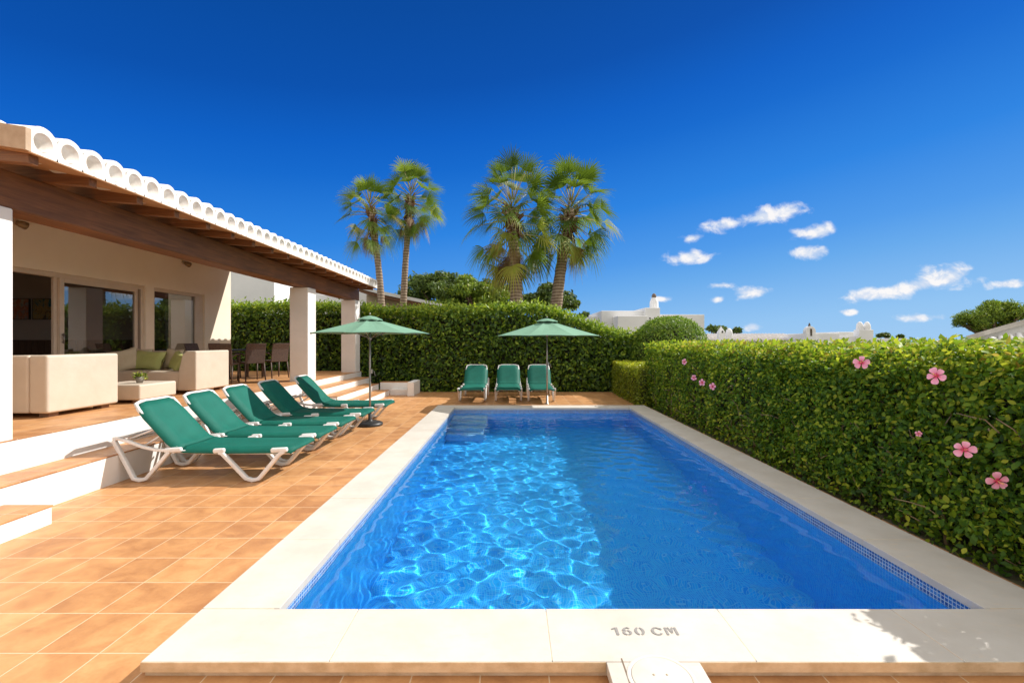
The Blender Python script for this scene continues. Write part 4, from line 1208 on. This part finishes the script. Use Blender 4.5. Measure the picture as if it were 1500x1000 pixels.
# ------------------------------------------------------------------ background trees
def tree(base, clumps, n, size, mat, lab, seed=0, cat='tree', group=None, droop=.1, wid=.8, kd=.22):
    o = empty('tree', base, label=lab, cat=cat, group=group)
    Pa, Na = [], []
    tot = sum(c[3] ** 2 for c in clumps)
    mb = MB(); b = Vector(base)
    hz = max(c[2] for c in clumps)
    top = Vector((sum(c[0] for c in clumps) / len(clumps), sum(c[1] for c in clumps) / len(clumps), hz * .55))
    mb.tube([b, (b + top) / 2 + Vector((.15, 0, 0)), top], [.28, .2, .14], 8)
    for x, y, z, r in clumps:
        m_ = int(n * r * r / tot)
        # sub-clumps give the crown its uneven outline
        ks = max(6, int(14 * r))
        dirs = unit(rng.normal(size=(ks, 3))); dirs[:, 2] = np.abs(dirs[:, 2]) * .9 - .15
        cs = np.array([x, y, z]) + dirs * r * rng.uniform(.45, .95, (ks, 1)) * np.array([1, 1, .75])
        rs = r * rng.uniform(.24, .46, ks)
        idx = rng.integers(0, ks, m_)
        q = unit(rng.normal(size=(m_, 3)))
        rad = rs[idx] * (rng.uniform(.45, 1.05, m_))
        p = cs[idx] + q * rad[:, None] * np.array([1.15, 1.15, .7])
        Pa.append(p); Na.append(q + np.array([0, 0, .5]))
        for kq in range(3): mb.tube([top - Vector((0, 0, .4)), (top + Vector(tuple(cs[kq]))) / 2, Vector(tuple(cs[kq]))], [.09, .06, .03], 6)
    mb.build('trunk', TRUNK, o)
    P, N = np.concatenate(Pa), np.concatenate(Na)
    leaves('crown', P, N, size, mat, o, 2, wid, 1.2, droop, np.clip(rng.beta(1.8, 2.2, len(P)), 0, 1))
    return o
def C(px, py, d, rpx): q = at(px, py, d); return (q[0], q[1], q[2], rpx * d / 666.7)
tree(gp(640, 27), [C(632, 424, 27, 40), C(700, 425, 27, 26), C(665, 440, 27, 34), C(605, 440, 27.5, 24), C(650, 415, 28, 22)], 15000, .26, OAK, 'dark broad tree to the right of the slender palms', cat='tree', wid=.5)
tree(gp(705, 26), [C(690, 430, 26, 32), C(722, 440, 26, 34), C(655, 452, 25, 22), C(680, 410, 26, 16), C(730, 425, 27, 18)], 13000, .24, OAKB, 'bright green spreading tree left of the stout palms', wid=.5)
tree(gp(810, 25), [C(806, 440, 25, 32), C(830, 446, 25, 22), C(778, 446, 25, 30), C(800, 425, 25, 16)], 11000, .22, OAK, 'dark rounded tree behind the two stout palms')
tree(gp(860, 40), [C(858, 466, 40, 12), C(848, 472, 40, 12)], 2500, .3, OAK, 'small distant tree beside the white block house')
tree(gp(1455, 17), [C(1442, 466, 17, 28), C(1475, 462, 17, 30), C(1420, 476, 17, 20), C(1458, 450, 17, 18), C(1450, 478, 17, 26), C(1495, 466, 17, 26)], 19000, .12, OAKB, 'olive-green tree above the right-hand hedge by the grey roof', wid=.35, droop=-.6)
for i, (px, py, r, d, lab) in enumerate(((1048, 484, 14, 44, 'small dark tree right of the big white block house'), (1080, 486, 8, 50, 'tiny distant shrub behind the pointed white chimney'),
                                         (1293, 492, 7, 60, 'tiny distant shrub left of the far hedge rooftops'), (1318, 494, 5, 60, 'tiniest distant shrub on the skyline right of the twin chimneys'),)):
    tree(gp(px, d), [C(px, py, d, r)], 900, .3, OAK, lab)
# trees around the plot, seen from other positions and in the window reflections
for i, (x, y, h, r, lab) in enumerate(((9.5, 20, 3.0, 1.8, 'bushy green tree beyond the right-hand hedge, far corner'), (14, 13, 3.2, 2.0, 'bushy green tree beyond the right-hand hedge, mid-way'))):
    pass

# ------------------------------------------------------------------ background houses
def house(name, loc, lab, cat='house', group=None): return empty(name, loc, label=lab, cat=cat, group=group)
hw = house('block_house', (7.4, 30, 0), 'white flat-roofed block house with a round chimney behind the back hedge')
def fb(x0p, x1p, topp, d, depth, mb_, z0=0):
    x0, x1 = (x0p - 750) * d / 666.7, (x1p - 750) * d / 666.7; zt = 1.585 + (500 - topp) * d / 666.7
    mb_.box(x0, x1, d, d + depth, z0, zt)
mb = MB(); fb(881, 948, 455, 30, 5, mb); fb(945, 967, 450.5, 29.7, 4, mb); fb(966, 1032, 460.5, 30.2, 5, mb); fb(865, 881.5, 463, 31.5, 4, mb)
mb.build('wall', FARW, hw, bevel=.03)
mb = MB(); fb(905, 949, 462.5, 28.6, 1.5, mb); mb.build('front_block', FARW, hw, bevel=.03)
mb = MB(); p = at(958, 450, 31.5)
mb.lathe([(.30, -.4), (.29, .35), (.22, .55), (.17, .62), (.17, .66)], (p[0], p[1], p[2]), 16); mb.build('chimney', FARW, hw)
mb = MB(); mb.lathe([(.15, .66), (.16, .80), (.10, .92), (0, .97)], (p[0], p[1], p[2]), 12); mb.build('chimney_cap', simple('cap_terracotta', (.16, .11, .08), None, .8), hw)
def dark(x0p, x1p, y0p, y1p, d, parent, name='window'):
    m = MB(); a = at(x0p, y0p, d); b = at(x1p, y1p, d); m.box(a[0], b[0], d - .012, d + .02, b[2], a[2]); m.build(name, BLACK, parent)
dark(880, 893, 482, 484.5, 29.98, hw); dark(899, 902, 483, 489, 29.98, hw); dark(951, 953, 465, 467, 29.68, hw, 'vent')

# low houses on the right
rl = house('white_house', (18, 36, 0), 'long low white house with a tiled roof beyond the right-hand hedge')
mb = MB(); a = at(1040, 500, 36); b = at(1185, 500, 36)
mb.box(a[0], b[0], 36, 42, 0, 1.6); mb.build('wall', FARW, rl)
mb = MB(); x0, x1 = a[0] - .3, b[0] + .3
mb.add([(x0, 35.6, 1.62), (x1, 35.6, 1.62), (x1, 40, 2.22), (x0, 40, 2.22), (x0, 35.6, 1.45), (x1, 35.6, 1.45), (x1, 40, 2.05), (x0, 40, 2.05)], [(0, 1, 2, 3), (4, 7, 6, 5), (0, 4, 5, 1), (1, 5, 6, 2), (2, 6, 7, 3), (3, 7, 4, 0)])
k = 0
while x0 + k * .3 < x1:
    xx = x0 + k * .3; mb.tube([(xx, 35.55, 1.63), (xx, 40, 2.24)], .07, 6); k += 1
mb.build('roof', FARROOF, rl)
mb = MB(); fb(1190, 1230, 488, 33, 3, mb); fb(1180, 1257, 492.5, 34, 4, mb); fb(1228, 1262, 486, 37, 3, mb); fb(1262, 1330, 495.5, 38, 5, mb); mb.build('roof_terrace', FARW, rl, bevel=.03)
c1 = at(1056.5, 500, 35)
mb = MB(); mb.add([(c1[0] - .24, 34.8, 1.4), (c1[0] + .24, 34.8, 1.4), (c1[0] + .24, 35.3, 1.4), (c1[0] - .24, 35.3, 1.4), (c1[0] - .22, 34.8, 2.3), (c1[0] + .22, 34.8, 2.3), (c1[0] + .22, 35.3, 2.3), (c1[0] - .22, 35.3, 2.3), (c1[0], 35.05, 2.78)],
    [(0, 1, 5, 4), (1, 2, 6, 5), (2, 3, 7, 6), (3, 0, 4, 7), (4, 5, 8), (5, 6, 8), (6, 7, 8), (7, 4, 8)]); mb.build('chimney', FARW, rl, bevel=.03)
mb = MB(); mb.box(c1[0] - .05, c1[0] + .05, 34.77, 34.82, 2.25, 2.4); mb.build('chimney_vent', BLACK, rl)
c2 = at(1068, 490, 36); mb = MB(); mb.lathe([(.2, -.3), (.26, .1), (.2, .38), (.06, .5), (0, .5)], c2, 14); mb.build('chimney', FARW, rl)
c3 = at(1183, 486, 33)
mb = MB(); mb.box(c3[0] - .34, c3[0] + .34, 33.0 - .4, 33.2, 1.3, c3[2] - .1)
n = 20; mb.prism([(c3[0] + .36 * math.cos(2 * PI * k / n), c3[2] + .40 * math.sin(2 * PI * k / n)) for k in range(n)], 'y', 32.62, 32.98)
mb.build('chimney', FARW, rl, bevel=.02)
mb = MB(); mb.box(c3[0] - .07, c3[0] + .07, 32.59, 32.625, c3[2] - .3, c3[2] + .22); mb.lathe([(.08, .38), (.07, .52), (.03, .62), (0, .66)], (c3[0], 32.8, c3[2]), 8); mb.build('chimney_vent', simple('vent_brown', (.10, .08, .06), None, .8), rl)
mb = MB()
a = at(1254.5, 500, 34)[0]; b = at(1275, 500, 34)[0]; mb.box(a, b, 33.7, 34.3, 1.3, at(0, 483, 34)[2])
for px in (1259.5, 1270):
    q = at(px, 483, 34); mb.lathe([(.25, -.05), (.24, .2), (.20, .42), (.10, .58), (0, .62)], q, 12)
mb.build('chimney', FARW, rl, bevel=.02)
# grey tiled roof at far right
rr_ = house('cottage', (15.5, 14, 0), 'white cottage with a sloping grey-white tiled roof at the far right above the hedge')
mb = MB(); a = at(1415, 492, 13.2); b = at(1500, 468, 13.2)
x0, z0_ = a[0], a[2]; x1 = x0 + 6; z1_ = z0_ + 6 * (b[2] - a[2]) / (b[0] - a[0])
def skewed(parent, name, mat, poly, y0, y1, k=.98):
    m = MB(); n = len(poly)
    v = [(x, y0, z) for x, z in poly] + [(x + (y1 - y0) * k, y1, z) for x, z in poly]
    m.add(v, [tuple(range(n))[::-1], tuple(range(n, 2 * n))] + [(i, (i + 1) % n, n + (i + 1) % n, n + i) for i in range(n)]); return m.build(name, mat, parent)
skewed(rr_, 'roof', FARROOF, [(x0, z0_), (x1, z1_), (x1, z1_ - .14), (x0, z0_ - .14)], 13.2, 18, 1.02)
skewed(rr_, 'wall', FARW, [(x0 + .3, 0), (x1, 0), (x1, z1_ - .15), (x0 + .3, z0_ - .10)], 13.4, 17.5, 1.02)
mb = MB()
for k in range(12):
    xx = x0 + .5 + k * .26; zz = 1.60 + k * .012
    mb.tube([(xx, 12.85, zz), (xx + .12, 13.05, zz + .05), (xx + .22, 13.19, zz + .07 + k * .03)], .07, 8)
mb.build('eave_tiles', FARW, rr_)

# houses at the left, behind the hedge
g1 = house('townhouse', (-12, 22, 0), 'tall white house seen under the porch beam behind the hedge')
mb = MB(); mb.box(-19, -11.5, 22, 28, 0, 5.4); mb.build('wall', FARW, g1, bevel=.03)
mb = MB(); mb.box(-11.49, -7.15, 23.6, 29, 0, 4.15); mb.build('wing', FARW, g1, bevel=.03)
mb = MB(); mb.box(-9.9, -8.7, 23.35, 23.59, 3.55, 3.95); mb.build('balcony_box', FARW, g1)
mb = MB(); mb.box(-10.95, -10.75, 23.57, 23.61, 3.4, 3.95); mb.build('window', BLACK, g1)
mb = MB(); mb.box(-8.9, -8.5, 23.57, 23.61, 2.4, 3.35); mb.build('window', BLACK, g1)
mb = MB(); mb.tube([(-7.3, 23.8, 4.1), (-7.3, 23.8, 4.55)], .05, 8); mb.tube([(-7.6, 24, 4.1), (-7.6, 24, 4.75)], .02, 6); mb.build('flue', FARW, g1)
g2 = house('bungalow', (-5, 22, 0), 'bungalow with a long sloping white-edged roof behind the slender palms')
RL = [at(553, 425, 21), at(644, 444, 21), at(669, 460, 21)]
xz = [(-7.1, RL[0][2] + .24)] + [(p[0], p[2]) for p in RL]
mb = MB(); mb.prism(xz + [(x, z - .15) for x, z in xz[::-1]], 'y', 21, 27); mb.build('roof', FARW, g2)
mb = MB(); mb.prism([(x, z - .151) for x, z in xz] + [(x, z - .30) for x, z in xz[::-1]], 'y', 21.12, 26.9); mb.build('roof_boards', WOOD, g2)
mb = MB(); mb.prism([(xz[0][0], 0), (xz[2][0] - .4, 0), (xz[2][0] - .4, xz[2][1] - .25), (xz[0][0], xz[0][1] - .31)], 'y', 22.2, 26); mb.build('wall', BEIGE, g2)
mb = MB(); mb.box(-3.75, -3.35, 22.0, 22.35, 0, 3.0); mb.build('pillar', FARW, g2)

# ------------------------------------------------------------------ render look
sc.view_settings.view_transform = 'Standard'; sc.view_settings.look = 'None'
sc.view_settings.exposure = .45; sc.view_settings.gamma = 1
sc.render.film_transparent = False
cy = sc.cycles
cy.use_denoising = True; cy.denoiser = 'OPENIMAGEDENOISE'; cy.denoising_prefilter = 'ACCURATE'
cy.caustics_refractive = True; cy.caustics_reflective = False
cy.max_bounces = 8; cy.diffuse_bounces = 6; cy.transmission_bounces = 6; cy.transparent_max_bounces = 8; cy.glossy_bounces = 4
cy.sample_clamp_indirect = 10
cy.use_adaptive_sampling = True; cy.adaptive_threshold = .01
